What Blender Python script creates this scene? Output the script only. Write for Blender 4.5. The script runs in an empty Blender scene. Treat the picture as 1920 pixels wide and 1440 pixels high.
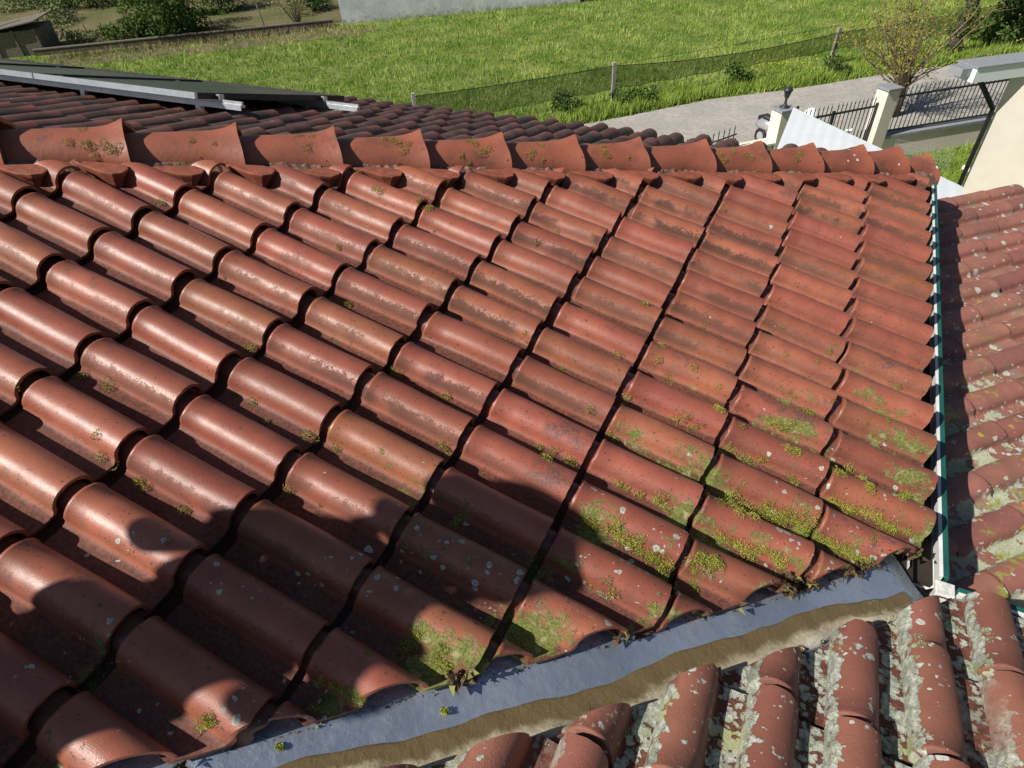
import bpy, bmesh, math, random
import numpy as np
from mathutils import Vector, Matrix
from mathutils.bvhtree import BVHTree
random.seed(7); rng = np.random.default_rng(7)
sc = bpy.context.scene; col = sc.collection
# ------------------------------------------------------------------ camera, light
R = np.array([[0.8993251, 0.2531288, -0.3565671], [0.4339198, -0.6174928, 0.6560612], [-0.0541097, -0.7447338, -0.6651644]])
FPX = 1169.54; CAM = np.array([0, 0, 8.0])
cd = bpy.data.cameras.new('camera'); cam = bpy.data.objects.new('camera', cd); col.objects.link(cam); sc.camera = cam
cd.sensor_width = 36; cd.lens = FPX / 1920 * 36; cd.clip_start = .05; cd.clip_end = 500
cam.matrix_world = Matrix(((R[0][0], -R[0][1], -R[0][2], 0), (R[1][0], -R[1][1], -R[1][2], 0), (R[2][0], -R[2][1], -R[2][2], 8), (0, 0, 0, 1)))
SUN = np.array([.470, .574, -.672]); SUN /= np.linalg.norm(SUN)
w = bpy.data.worlds.new('World'); sc.world = w; w.use_nodes = True
sky = w.node_tree.nodes.new('ShaderNodeTexSky'); sky.sky_type = 'NISHITA'; sky.sun_disc = False
sky.sun_elevation = math.asin(-SUN[2]); sky.sun_rotation = math.atan2(-SUN[0], -SUN[1]); sky.air_density = 1.0; sky.dust_density = .6
bgn = w.node_tree.nodes['Background']; w.node_tree.links.new(sky.outputs[0], bgn.inputs[0]); bgn.inputs[1].default_value = .05  # photo shows hard dark shade
ld = bpy.data.lights.new('sun', 'SUN'); ld.energy = 5.0; ld.angle = math.radians(.53); ld.color = (1, .95, .87)
lo = bpy.data.objects.new('sun', ld); col.objects.link(lo); lo.rotation_euler = Vector(SUN).to_track_quat('-Z', 'Y').to_euler()
sc.view_settings.view_transform = 'Standard'; sc.view_settings.look = 'None'; sc.view_settings.exposure = .18; sc.view_settings.gamma = 1
sc.render.engine = 'CYCLES'; sc.cycles.max_bounces = 6; sc.cycles.diffuse_bounces = 2

def ray(x, y): return R @ np.array([(x - 960) / FPX, (y - 720) / FPX, 1])
def gp(x, y, z=0.0):
    d = ray(x, y); t = (z - 8) / d[2]; return CAM + d * t

# ------------------------------------------------------------------ object helpers
def link(name, me, mat, parent=None):
    o = bpy.data.objects.new(name, me); col.objects.link(o)
    if mat is not None: me.materials.append(mat)
    if parent is not None: o.parent = parent; o.matrix_parent_inverse = parent.matrix_world.inverted()
    return o
def tag(o, label=None, cat=None, group=None, kind=None):
    if label: o['label'] = label
    if cat: o['category'] = cat
    if group: o['group'] = group
    if kind: o['kind'] = kind
    return o
def empty(name, loc, label, cat, group=None):
    o = bpy.data.objects.new(name, None); col.objects.link(o); o.location = Vector([float(v) for v in loc]); o.empty_display_size = .1
    bpy.context.view_layer.update()
    return tag(o, label, cat, group)
def mesh(name, V, F, smooth=False, uv=None, rnd=None):
    me = bpy.data.meshes.new(name); me.from_pydata([tuple(map(float, v)) for v in V], [], [tuple(map(int, f)) for f in F]); me.update()
    if smooth: me.polygons.foreach_set('use_smooth', [True] * len(me.polygons))
    if uv is not None:
        l = me.uv_layers.new(name='UVMap'); vi = np.zeros(len(me.loops), dtype=np.int32); me.loops.foreach_get('vertex_index', vi)
        l.data.foreach_set('uv', np.asarray(uv, dtype=np.float32)[vi].ravel())
    if rnd is not None:
        a = me.attributes.new('rnd', 'FLOAT', 'POINT'); a.data.foreach_set('value', np.asarray(rnd, dtype=np.float32))
    return me
class MB:
    def __init__(s): s.v = []; s.f = []
    def add(s, V, F):
        n = len(s.v); s.v += [tuple(v) for v in V]; s.f += [tuple(i + n for i in f) for f in F]; return s
    def box(s, c, sx, sy, sz, ax=None, ay=None):
        c = np.array(c, float); ax = np.array(ax if ax is not None else (1, 0, 0), float); ax /= np.linalg.norm(ax)
        az = np.array([0, 0, 1.]); ay = np.array(ay, float) if ay is not None else np.cross(az, ax); ay /= np.linalg.norm(ay); az = np.cross(ax, ay)
        V = [c + ax * sx / 2 * i + ay * sy / 2 * j + az * sz / 2 * k for k in (-1, 1) for j in (-1, 1) for i in (-1, 1)]
        return s.add(V, [(0, 2, 3, 1), (4, 5, 7, 6), (0, 1, 5, 4), (2, 6, 7, 3), (0, 4, 6, 2), (1, 3, 7, 5)])
    def tube(s, pts, r, n=8, caps=True):
        pts = [np.array(p, float) for p in pts]; rr = r if hasattr(r, '__len__') else [r] * len(pts); V = []; F = []
        for i, p in enumerate(pts):
            d = pts[min(i + 1, len(pts) - 1)] - pts[max(i - 1, 0)]; d /= np.linalg.norm(d) + 1e-9
            a = np.cross(d, [0, 0, 1.]) if abs(d[2]) < .95 else np.cross(d, [1., 0, 0]); a /= np.linalg.norm(a); b = np.cross(d, a)
            for k in range(n):
                t = 2 * math.pi * k / n; V.append(p + rr[i] * (a * math.cos(t) + b * math.sin(t)))
        for i in range(len(pts) - 1):
            for k in range(n): F.append((i * n + k, i * n + (k + 1) % n, (i + 1) * n + (k + 1) % n, (i + 1) * n + k))
        if caps: F.append(tuple(range(n))[::-1]); F.append(tuple((len(pts) - 1) * n + k for k in range(n)))
        return s.add(V, F)
    def lathe(s, c, prof, n=16):
        c = np.array(c, float); V = []; F = []
        for (r, z) in prof:
            for k in range(n): t = 2 * math.pi * k / n; V.append(c + [r * math.cos(t), r * math.sin(t), z])
        for i in range(len(prof) - 1):
            for k in range(n): F.append((i * n + k, i * n + (k + 1) % n, (i + 1) * n + (k + 1) % n, (i + 1) * n + k))
        F.append(tuple(range(n))[::-1]); F.append(tuple((len(prof) - 1) * n + k for k in range(n)))
        return s.add(V, F)
    def prism(s, poly, z0, z1):
        n = len(poly); V = [(p[0], p[1], z0) for p in poly] + [(p[0], p[1], z1) for p in poly]
        return s.add(V, [tuple(range(n))[::-1], tuple(range(n, 2 * n))] + [(i, (i + 1) % n, n + (i + 1) % n, n + i) for i in range(n)])
    def build(s, name, mat, parent=None, smooth=False, bevel=0):
        me = mesh(name, s.v, s.f, smooth)
        o = link(name, me, mat, parent)
        if bevel:
            m = o.modifiers.new('b', 'BEVEL'); m.width = bevel; m.segments = 2; m.limit_method = 'ANGLE'
        return o

# ------------------------------------------------------------------ material helpers
class NT:
    def __init__(s, name):
        s.m = bpy.data.materials.new(name); s.m.use_nodes = True; s.t = s.m.node_tree; s.p = s.t.nodes['Principled BSDF']
        g = s.t.nodes.new('ShaderNodeNewGeometry'); s.P = g.outputs['Position']; s.Nn = g.outputs['Normal']
    def n(s, ty, **k):
        o = s.t.nodes.new(ty)
        for a, b in k.items(): setattr(o, a, b)
        return o
    def plug(s, sock, v):
        if hasattr(v, 'is_output') or hasattr(v, 'links'): s.t.links.new(v, sock)
        else:
            try: sock.default_value = v
            except Exception: sock.default_value = (*v, 1)
    def math(s, op, a, b=0.0, c=None, clamp=False):
        o = s.n('ShaderNodeMath', operation=op, use_clamp=clamp); s.plug(o.inputs[0], a); s.plug(o.inputs[1], b)
        if c is not None: s.plug(o.inputs[2], c)
        return o.outputs[0]
    def mul(s, *a):
        r = a[0]
        for b in a[1:]: r = s.math('MULTIPLY', r, b)
        return r
    def add(s, a, b): return s.math('ADD', a, b)
    def ramp(s, v, a, b, c=0.0, d=1.0, smooth=True):
        o = s.n('ShaderNodeMapRange', interpolation_type='SMOOTHSTEP' if smooth else 'LINEAR', clamp=True)
        s.plug(o.inputs[0], v); o.inputs[1].default_value = a; o.inputs[2].default_value = b; o.inputs[3].default_value = c; o.inputs[4].default_value = d
        return o.outputs[0]
    def mix(s, f, a, b):
        o = s.n('ShaderNodeMix', data_type='RGBA'); s.plug(o.inputs[0], f); s.plug(o.inputs[6], a); s.plug(o.inputs[7], b); return o.outputs[2]
    def noise(s, scale, detail=3, rough=.5, vec=None, dist=0.0):
        o = s.n('ShaderNodeTexNoise'); s.t.links.new(vec or s.P, o.inputs['Vector']); o.inputs['Scale'].default_value = scale
        o.inputs['Detail'].default_value = detail; o.inputs['Roughness'].default_value = rough; o.inputs['Distortion'].default_value = dist; return o.outputs['Fac']
    def voro(s, scale, vec=None, rand=1.0):
        o = s.n('ShaderNodeTexVoronoi'); s.t.links.new(vec or s.P, o.inputs['Vector']); o.inputs['Scale'].default_value = scale; o.inputs['Randomness'].default_value = rand
        return o.outputs['Distance'], o.outputs['Color']
    def sep(s, v):
        o = s.n('ShaderNodeSeparateXYZ'); s.t.links.new(v, o.inputs[0]); return o.outputs
    def attr(s, name):
        return s.n('ShaderNodeAttribute', attribute_name=name).outputs['Fac']
    def uv(s): return s.sep(s.n('ShaderNodeUVMap').outputs[0])
    def warp(s, amt, scale):
        nz = s.n('ShaderNodeTexNoise'); s.t.links.new(s.P, nz.inputs['Vector']); nz.inputs['Scale'].default_value = scale; nz.inputs['Detail'].default_value = 3
        a = s.n('ShaderNodeVectorMath', operation='SUBTRACT'); s.t.links.new(nz.outputs['Color'], a.inputs[0]); a.inputs[1].default_value = (.5, .5, .5)
        b = s.n('ShaderNodeVectorMath', operation='SCALE'); s.t.links.new(a.outputs[0], b.inputs[0]); b.inputs['Scale'].default_value = amt
        c = s.n('ShaderNodeVectorMath', operation='ADD'); s.t.links.new(b.outputs[0], c.inputs[0]); s.t.links.new(s.P, c.inputs[1]); return c.outputs[0]
    def out(s, color=None, rough=None, metal=None, bump=None, dist=.002, strength=.6, spec=None):
        if color is not None: s.plug(s.p.inputs['Base Color'], color)
        if rough is not None: s.plug(s.p.inputs['Roughness'], rough)
        if metal is not None: s.plug(s.p.inputs['Metallic'], metal)
        if spec is not None: s.plug(s.p.inputs['Specular IOR Level'], spec)
        if bump is not None:
            b = s.n('ShaderNodeBump'); b.inputs['Distance'].default_value = dist; b.inputs['Strength'].default_value = strength
            s.t.links.new(bump, b.inputs['Height']); s.t.links.new(b.outputs[0], s.p.inputs['Normal'])
        return s.m
def simple(name, c1, c2=None, scale=8, rough=.7, metal=0.0, bump=.003, bscale=60, spec=.5):
    s = NT(name); nz = s.noise(scale, 6, .6)
    s.out(s.mix(s.ramp(nz, .3, .7), (*c1, 1), (*(c2 or [x * .75 for x in c1]), 1)), rough, metal, s.noise(bscale, 4, .6), bump, .5, spec); return s.m

def tile_mat(name, kind):
    s = NT(name); P = s.sep(s.P); uvn = s.uv(); u, v = uvn[0], uvn[1]; rnd = s.attr('rnd')
    # v: -0.47..0 pan, 0..0.6 roll (units of the tile pitch)
    big = s.noise(2.3, 4, .55); med = s.noise(11, 5, .6); fine = s.noise(60, 4, .6); grit = s.noise(330, 3, .6)
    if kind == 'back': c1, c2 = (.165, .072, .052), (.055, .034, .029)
    elif kind == 'side': c1, c2 = (.31, .112, .075), (.25, .085, .058)
    elif kind == 'low': c1, c2 = (.36, .14, .10), (.26, .105, .08)
    else: c1, c2 = (.37, .118, .068), (.275, .083, .049)
    c = s.mix(s.ramp(s.add(s.math('MULTIPLY', med, .6), s.math('MULTIPLY', big, .5)), .4, .68), (*c1, 1), (*c2, 1))
    hs = s.n('ShaderNodeHueSaturation'); s.t.links.new(c, hs.inputs['Color']); s.t.links.new(s.ramp(rnd, 0, 1, .82, 1.14, False), hs.inputs['Value'])
    s.t.links.new(s.ramp(s.math('FRACT', s.math('MULTIPLY', rnd, 7.3)), 0, 1, .494, .508, False), hs.inputs['Hue']); c = hs.outputs[0]
    rough = s.ramp(med, .3, .7, .38, .46)
    if kind != 'main': rough = s.ramp(med, .3, .7, .55, .75)
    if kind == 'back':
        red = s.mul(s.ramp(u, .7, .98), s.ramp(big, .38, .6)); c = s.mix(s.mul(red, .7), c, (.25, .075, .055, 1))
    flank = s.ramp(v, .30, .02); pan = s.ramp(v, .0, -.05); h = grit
    # pans dirtier, and their colour darkened further to deepen the shade in them
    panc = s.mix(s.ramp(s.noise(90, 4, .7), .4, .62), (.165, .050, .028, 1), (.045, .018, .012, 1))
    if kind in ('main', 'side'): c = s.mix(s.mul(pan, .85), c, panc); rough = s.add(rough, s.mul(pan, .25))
    if kind == 'main':
        ax = s.math('SUBTRACT', P[1], P[0])                      # .85 at the valley, 4.5 at the hip
        nearv = s.ramp(ax, 3.3, 1.0); right = s.ramp(P[0], -2.6, .2)
        # soot-like algae patches on the left, on the flanks
        ms = s.mul(s.ramp(s.add(s.noise(3.1, 3, .6), s.mul(s.noise(26, 5, .75), .45)), .80, .92), s.ramp(v, -.02, .12), s.ramp(v, .62, .28))
        ms = s.mul(ms, s.ramp(s.noise(120, 4, .8), .38, .55), s.ramp(rnd, .45, .75)); c = s.mix(s.mul(ms, .85), c, (.085, .062, .06, 1))
        # band of dirt along the near foot of the roll
        band = s.ramp(s.add(s.mul(s.noise(170, 4, .8), -.34), s.add(v, s.mul(s.math('SUBTRACT', s.noise(34, 5, .7), .5), -.34))), -.05, -.10)
        gate = s.ramp(s.noise(5.3, 3, .5), .32, .50)
        gate = s.mul(gate, s.ramp(P[0], -2.4, -.6, .35, 1.0), s.ramp(s.math('FRACT', s.math('MULTIPLY', rnd, 3.7)), .15, .65, .15, 1.0), s.ramp(s.math('SUBTRACT', s.mul(P[0], .8), s.math('SUBTRACT', ax, 1.0)), -.9, -2.6, .35, 1.0)); c = s.mix(s.mul(band, gate, s.ramp(v, -.02, .02), .9), c, (.075, .032, .021, 1)); rough = s.add(rough, s.mul(band, gate, .5))
        # dark specks
        dd, cc = s.voro(120); r0 = s.sep(cc)
        d2_, cc2 = s.voro(58, s.warp(.008, 90)); r2_ = s.sep(cc2); sp2 = s.mul(s.math('LESS_THAN', d2_, s.math('MULTIPLY', r2_[0], .33)), s.math('LESS_THAN', r2_[1], s.add(s.mul(nearv, .10), s.mul(flank, s.ramp(s.noise(6, 3), .34, .54), .60))))
        c = s.mix(s.mul(sp2, .75), c, (.085, .060, .028, 1))
        sp = s.mul(s.math('LESS_THAN', dd, s.math('MULTIPLY', r0[0], .34)), s.math('LESS_THAN', r0[1], s.add(.10, s.add(s.mul(s.ramp(med, .42, .62), .50), s.mul(flank, .38)))))
        c = s.mix(s.mul(sp, .8), c, (.070, .026, .020, 1))
        dens = s.add(s.mul(nearv, right, .42), s.add(-.40, s.mul(s.ramp(s.noise(3.7, 3, .5), .35, .65), .34)))
    elif kind == 'side': dens = None
    # darker brown in the recess under the overlap and at the lower end
    jd = s.math('MAXIMUM', s.ramp(u, .012, -.01), s.ramp(u, .985, 1.02)) if kind != 'back' else None
    if jd is not None: c = s.mix(s.mul(jd, .55), c, (.07, .03, .024, 1))
    wv = s.warp(.02, 60)
    # lichen discs
    def discs(scale, rmin, rmax, chance, colr, ring, c, h, rough):
        d, cc = s.voro(scale, wv); q = s.sep(cc); rad = s.ramp(q[0], 0, 1, rmin, rmax, False)
        m = s.mul(s.math('LESS_THAN', d, rad), s.math('LESS_THAN', q[1], chance))
        rel = s.math('DIVIDE', d, rad); inner = s.ramp(rel, .45, .75)
        lc = s.mix(inner, (*ring, 1), (*colr, 1)); lc = s.mix(s.ramp(s.noise(190, 4, .7), .35, .7), lc, (colr[0] * .62, colr[1] * .62, colr[2] * .60, 1))
        return s.mix(m, c, lc), s.add(h, s.mul(m, 1.2)), s.add(rough, s.mul(m, .4)), m
    if kind == 'main':
        lowpart = s.mul(s.ramp(ax, 2.1, 1.0), s.ramp(P[0], -2.0, -.6))
        ch = s.add(s.mul(lowpart, s.ramp(s.noise(4.1, 2), .46, .60), .36), s.mul(s.ramp(P[0], -.6, .5), s.ramp(s.noise(6, 2), .52, .7), .05))
        c, h, rough, _ = discs(38, .12, .44, ch, (.52, .53, .46), (.33, .34, .28), c, h, rough)
        c, h, rough, _ = discs(95, .1, .4, s.mul(ch, .4), (.45, .45, .40), (.34, .34, .29), c, h, rough)
        # moss / green crust film
        mo = s.mul(s.ramp(s.add(s.add(s.noise(17, 6, .72), s.mul(s.noise(150, 4, .8), .42)), s.add(dens, s.mul(s.ramp(v, .36, .05), .14))), 1.0, 1.10), s.ramp(v, .40, .24))
        mc = s.mix(s.ramp(s.noise(140, 4, .7), .3, .7), (.055, .075, .018, 1), (.24, .24, .05, 1))
        mc = s.mix(s.ramp(s.noise(40, 3, .6), .52, .7), mc, (.33, .30, .15, 1))
        c = s.mix(mo, c, mc); h = s.add(h, s.mul(mo, 2.0, s.noise(300, 2))); rough = s.add(rough, s.mul(mo, .5))
    if kind == 'side':
        # heavy white crust along the far flank of each roll and in the pans
        vd_, vc_ = s.voro(42, wv); wn = s.add(s.add(s.noise(13, 6, .62, wv), s.mul(s.noise(55, 4, .6, wv), .25)), s.math('MULTIPLY_ADD', vd_, -.42, .14))
        edge = s.math('MAXIMUM', s.ramp(v, .45, .60), s.mul(s.ramp(v, .02, -.1), .66))
        m = s.ramp(s.add(s.add(wn, s.mul(s.noise(110, 4, .7), .16)), s.mul(edge, .34)), .815, .84)
        m = s.mul(m, s.ramp(s.noise(2.2, 2), .30, .42))
        lc = s.mix(s.ramp(s.add(s.noise(120, 5, .75), s.mul(vd_, .35)), .42, .80), (.60, .61, .53, 1), (.24, .26, .20, 1))
        lc = s.mix(s.ramp(s.noise(9, 3), .60, .70), lc, (.38, .40, .20, 1))
        c = s.mix(m, c, lc); h = s.add(h, s.mul(m, s.add(1.2, s.noise(200, 3)))); rough = s.add(rough, s.mul(m, .3))
        c, h, rough, _ = discs(24, .08, .34, .12, (.62, .62, .57), (.5, .5, .45), c, h, rough)
        c, h, rough, _ = discs(70, .06, .25, .09, (.60, .64, .60), (.6, .56, .52), c, h, rough)
    if kind == 'low':
        nearv = s.ramp(P[1], 4.6, 2.2); pn = s.math('MAXIMUM', s.ramp(v, .12, -.06), s.ramp(v, .5, .6))
        c = s.mix(s.mul(s.ramp(s.noise(7, 5), .45, .65), pn, .6), c, (.27, .22, .17, 1))
        c, h, rough, _ = discs(17, .14, .40, s.add(.05, s.mul(pn, s.add(.20, s.mul(nearv, .5)))), (.64, .63, .56), (.50, .50, .42), c, h, rough)
        c, h, rough, _ = discs(34, .1, .42, s.add(.05, s.mul(pn, s.add(.22, s.mul(nearv, .45)))), (.62, .61, .52), (.46, .47, .38), c, h, rough)
        c, h, rough, _ = discs(80, .06, .26, .17, (.66, .60, .54), (.6, .54, .5), c, h, rough)
        c, h, rough, _ = discs(21, .18, .42, s.mul(nearv, .09), (.50, .37, .045), (.42, .30, .05), c, h, rough)
        wn = s.add(s.noise(9, 6, .65, wv), s.mul(pn, s.add(.10, s.mul(nearv, .22)))); m = s.ramp(wn, .765, .785)
        c = s.mix(m, c, s.mix(s.ramp(s.noise(130, 5, .7), .35, .7), (.52, .53, .40, 1), (.30, .32, .18, 1))); h = s.add(h, m)
        c = s.mix(s.mul(nearv, s.ramp(s.noise(6, 3), .55, .62), s.ramp(s.noise(30, 4, .7), .5, .56)), c, (.30, .33, .05, 1))
    if kind == 'back':
        c, h, rough, _ = discs(40, .08, .3, .05, (.34, .28, .26), (.25, .2, .2), c, h, rough)
    return s.out(c, s.math('MINIMUM', rough, .98), 0, s.add(h, s.mul(fine, .8)), .0008 if kind == 'main' else .0026, .8, .62)

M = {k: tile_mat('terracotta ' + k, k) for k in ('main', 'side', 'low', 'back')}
def hip_mat():
    s = NT('hip terracotta'); med = s.noise(9, 5, .6); wv = s.warp(.015, 50)
    c = s.mix(s.ramp(med, .35, .7), (.34, .108, .060, 1), (.26, .080, .047, 1))
    sp = s.ramp(s.noise(95, 4, .75), .66, .70); c = s.mix(s.mul(sp, s.ramp(s.noise(8, 3), .42, .6), .8), c, (.07, .028, .02, 1))
    st = s.ramp(s.add(s.noise(5, 4), s.mul(s.noise(40, 4, .7), .3)), .72, .82); c = s.mix(s.mul(st, .5), c, (.12, .06, .045, 1))
    P = s.sep(s.P); d, cc = s.voro(38, wv); q = s.sep(cc)
    m = s.mul(s.math('LESS_THAN', d, s.ramp(q[0], 0, 1, .08, .42)), s.math('LESS_THAN', q[1], s.mul(s.ramp(P[0], -.1, .3), s.ramp(s.noise(4, 2), .5, .66), .4)))
    c = s.mix(m, c, (.55, .54, .47, 1))
    return s.out(c, s.ramp(med, .3, .7, .45, .62), 0, s.add(s.noise(330, 3), s.mul(s.noise(60), 1.5)), .0012, .7)
M['hip'] = hip_mat()
M['mortar'] = simple('mortar', (.30, .17, .125), (.10, .062, .046), 40, .95, 0, .012, 70)
M['plug'] = simple('cut tile', (.34, .10, .055), (.20, .062, .038), 25, .6, 0, .003, 120)
def moss_mat(name, a, b, c_):
    s = NT(name); r = s.attr('rnd'); c = s.mix(s.ramp(r, 0, .6, 0, 1, False), (*a, 1), (*b, 1)); c = s.mix(s.ramp(r, .6, 1), c, (*c_, 1)); return s.out(c, .9, 0, spec=.15)
M['moss'] = moss_mat('moss', (.06, .10, .014), (.27, .30, .04), (.55, .53, .12))
M['mossgrey'] = moss_mat('grey moss', (.12, .16, .08), (.33, .37, .20), (.50, .50, .36))
M['litter'] = moss_mat('leaf litter', (.05, .032, .02), (.14, .09, .05), (.22, .26, .07))
def valley_mat():
    s = NT('valley sheet metal'); n1 = s.noise(3, 4); n2 = s.noise(30, 5, .7); n3 = s.noise(160, 4, .75)
    c = s.mix(s.ramp(n1, .3, .7), (.56, .63, .74, 1), (.42, .48, .58, 1)); c = s.mix(s.mul(s.ramp(n2, .56, .72), .5), c, (.17, .16, .14, 1))
    sp = s.math('MAXIMUM', s.ramp(s.noise(220, 3, .8), .665, .70), s.mul(s.ramp(s.noise(26, 6, .8), .63, .66), s.ramp(s.noise(200, 3, .8), .5, .6))); c = s.mix(sp, c, (.62, .62, .6, 1)); c = s.mix(s.ramp(s.noise(70, 5, .8), .70, .74), c, (.06, .05, .04, 1))
    return s.out(c, s.add(s.ramp(n2, .3, .7, .16, .36), s.mul(sp, .3)), .72, s.add(s.mul(n1, 9), n2), .006, .5)
M['valley'] = valley_mat()
def sediment_mat():
    s = NT('valley sediment'); u = s.uv(); x = u[0]; n2 = s.noise(14, 5, .65); n3 = s.noise(70, 5, .7)
    t = s.add(x, s.mul(s.math('SUBTRACT', n2, .5), .7))
    c = s.mix(s.ramp(t, .42, .70), (.15, .11, .052, 1), (.44, .38, .26, 1)); c = s.mix(s.ramp(t, .70, 1.0), c, (.52, .50, .43, 1))
    c = s.mix(s.mul(s.ramp(n3, .55, .7), .5), c, (.16, .12, .06, 1)); c = s.mix(s.ramp(s.noise(200, 3, .8), .70, .74), c, (.07, .05, .03, 1))
    return s.out(c, s.ramp(t, .3, .8, .10, .6), 0, s.add(s.mul(n2, 3), n3), .004, .6)
M['sediment'] = sediment_mat()
M['white_pvc'] = simple('white gutter paint', (.78, .79, .77), (.66, .67, .64), 12, .45, 0, .001)
M['green_pvc'] = simple('green gutter paint', (.018, .115, .092), (.013, .085, .07), 9, .4, 0, .001)
M['sealant'] = simple('white sealant', (.80, .80, .77), (.55, .54, .50), 30, .6, 0, .01, 50)
M['wood'] = simple('roof timber', (.03, .022, .016), None, 12, .9)
M['render'] = simple('cream render', (.80, .73, .64), (.75, .68, .59), 3, .85, 0, .002, 140)
M['renderdim'] = simple('house render', (.62, .58, .50), None, 3, .9)
M['alu'] = simple('anodised aluminium', (.55, .57, .60), (.46, .48, .51), 20, .38, .75, .0005)
M['blackframe'] = simple('dark frame metal', (.035, .033, .032), None, 10, .5, .3, .0005)
M['iron'] = simple('painted iron', (.045, .05, .055), (.03, .032, .035), 30, .5, .2, .001)
M['greypaint'] = simple('grey coping', (.30, .31, .33), (.24, .25, .27), 10, .7)
M['blackpipe'] = simple('black downpipe', (.02, .021, .024), None, 10, .4)
M['whitesheet'] = simple('white roofing sheet', (.80, .82, .84), (.76, .78, .80), 2, .4, 0, .001)
M['concrete'] = simple('weathered concrete', (.42, .40, .36), (.30, .28, .25), 6, .9, 0, .01, 20)
M['bark'] = simple('mossy bark', (.13, .105, .07), (.055, .05, .03), 9, .95, 0, .03, 18)
M['twig'] = simple('pale twig bark', (.27, .21, .12), (.18, .14, .08), 9, .9)
M['silver'] = simple('silver scooter paint', (.62, .64, .66), (.58, .6, .62), 10, .25, .6, .0003)
M['blackrub'] = simple('black rubber', (.02, .02, .022), None, 10, .6)
M['whitecloth'] = simple('white cloth', (.8, .8, .78), (.7, .7, .68), 14, .9)
M['oldwood'] = simple('grey weathered wood', (.22, .18, .14), (.10, .085, .07), 14, .95, 0, .01, 30)
def glass_panel():
    s = NT('solar cells'); P = s.sep(s.P)
    ln = s.math('LESS_THAN', s.math('FRACT', s.math('MULTIPLY', P[0], 6.3)), .02)
    c = s.mix(s.mul(ln, .3), (.018, .026, .030, 1), (.12, .13, .14, 1)); c = s.mix(s.ramp(s.noise(5, 5, .7), .5, .8, 0, .35), c, (.12, .125, .10, 1))
    return s.out(c, s.ramp(s.noise(14, 4), .3, .7, .18, .34), 0, None, spec=.7)
M['pv'] = glass_panel()

# ------------------------------------------------------------------ roof geometry
TH = math.radians(16); CT, ST, TT = math.cos(TH), math.sin(TH), math.tan(TH)
T0 = np.array([0.30341, 4.35608, 6.0995]); U1 = np.array([CT, 0, -ST]); Y1 = np.array([0, 1., 0]); N1 = np.array([ST, 0, CT]); DU, DV = .39782, .2
U2 = np.array([0, CT, -ST]); Y2 = np.array([-1., 0, 0]); N2 = np.array([0, ST, CT])
VC, HC = .853, 4.50          # plan lines Y = X + c of the valley and of the hip
def main_z(x): return 6.1865 - TT * x
def side_z(y): return 6.1865 - TT * (y - VC)
BH = 4.54
def back_z(y): return 6.1865 - TT * (y - BH)
RH = .074
def profile(nr=13, rh=RH, rw=.126, foot=.010, pan_l=-.092):
    pts = [(pan_l, .002), (-.066, -.002), (-.040, -.003), (-.018, -.0022), (-.011, -.001), (-.0075, .0008), (-.0048, .0036), (-.0030, .0072)]
    for k in range(nr):
        a = math.pi * (1 - k / (nr - 1)); ca, sa = math.cos(a), math.sin(a)
        pts.append((rw / 2 + rw / 2 * ca, foot + (rh - foot) * (abs(sa) ** .92)))
    pts.append((rw + .0005, .002))
    return np.array(pts)
def tile_shape(L=DU, thk=.011, nr=13, ns=5, rh=RH, tilt=.022, gap=.028, lip=True, smooth_fac=1.0):
    pr = profile(nr, rh); npf = len(pr)
    dn = np.gradient(pr, axis=0); nrm = np.stack([-dn[:, 1], dn[:, 0]], 1); nrm /= np.linalg.norm(nrm, axis=1)[:, None]
    rollm = np.clip((pr[:, 1] - .0) / .02, 0, 1)
    st = [(-.056, -.019, 0), (-.003, -.019, 0)] + ([(0, .0005, 0), (.004, .0032, 0), (.010, .0032, 0), (.015, 0, 0)] if lip else [(0, 0, 0)])
    for k in range(1, ns + 1): st.append((.015 + (L - gap - .015) * k / ns, 0, 1))
    V = []; UV = []
    for layer in (0, 1):
        for (s_, off, _) in st:
            for k in range(npf):
                o = off * (rollm[k] if off > 0 else 1.0) - layer * thk
                y = pr[k, 0] + nrm[k, 0] * o; w_ = pr[k, 1] + nrm[k, 1] * o + tilt * max(s_, 0) / L
                V.append((s_, y, w_)); UV.append((s_ / L, pr[k, 0] / .2))
    n = len(st); F = []
    A = lambda i, k: i * npf + k
    B = lambda i, k: n * npf + i * npf + k
    for i in range(n - 1):
        for k in range(npf - 1):
            F.append((A(i, k), A(i + 1, k), A(i + 1, k + 1), A(i, k + 1))); F.append((B(i, k), B(i, k + 1), B(i + 1, k + 1), B(i + 1, k)))
    for k in range(npf - 1):
        F.append((A(0, k + 1), B(0, k + 1), B(0, k), A(0, k))); F.append((A(n - 1, k), B(n - 1, k), B(n - 1, k + 1), A(n - 1, k + 1)))
    for i in range(n - 1):
        F.append((A(i, 0), B(i, 0), B(i + 1, 0), A(i + 1, 0))); F.append((A(i, npf - 1), A(i + 1, npf - 1), B(i + 1, npf - 1), B(i, npf - 1)))
    return np.array(V), F, np.array(UV)
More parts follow.
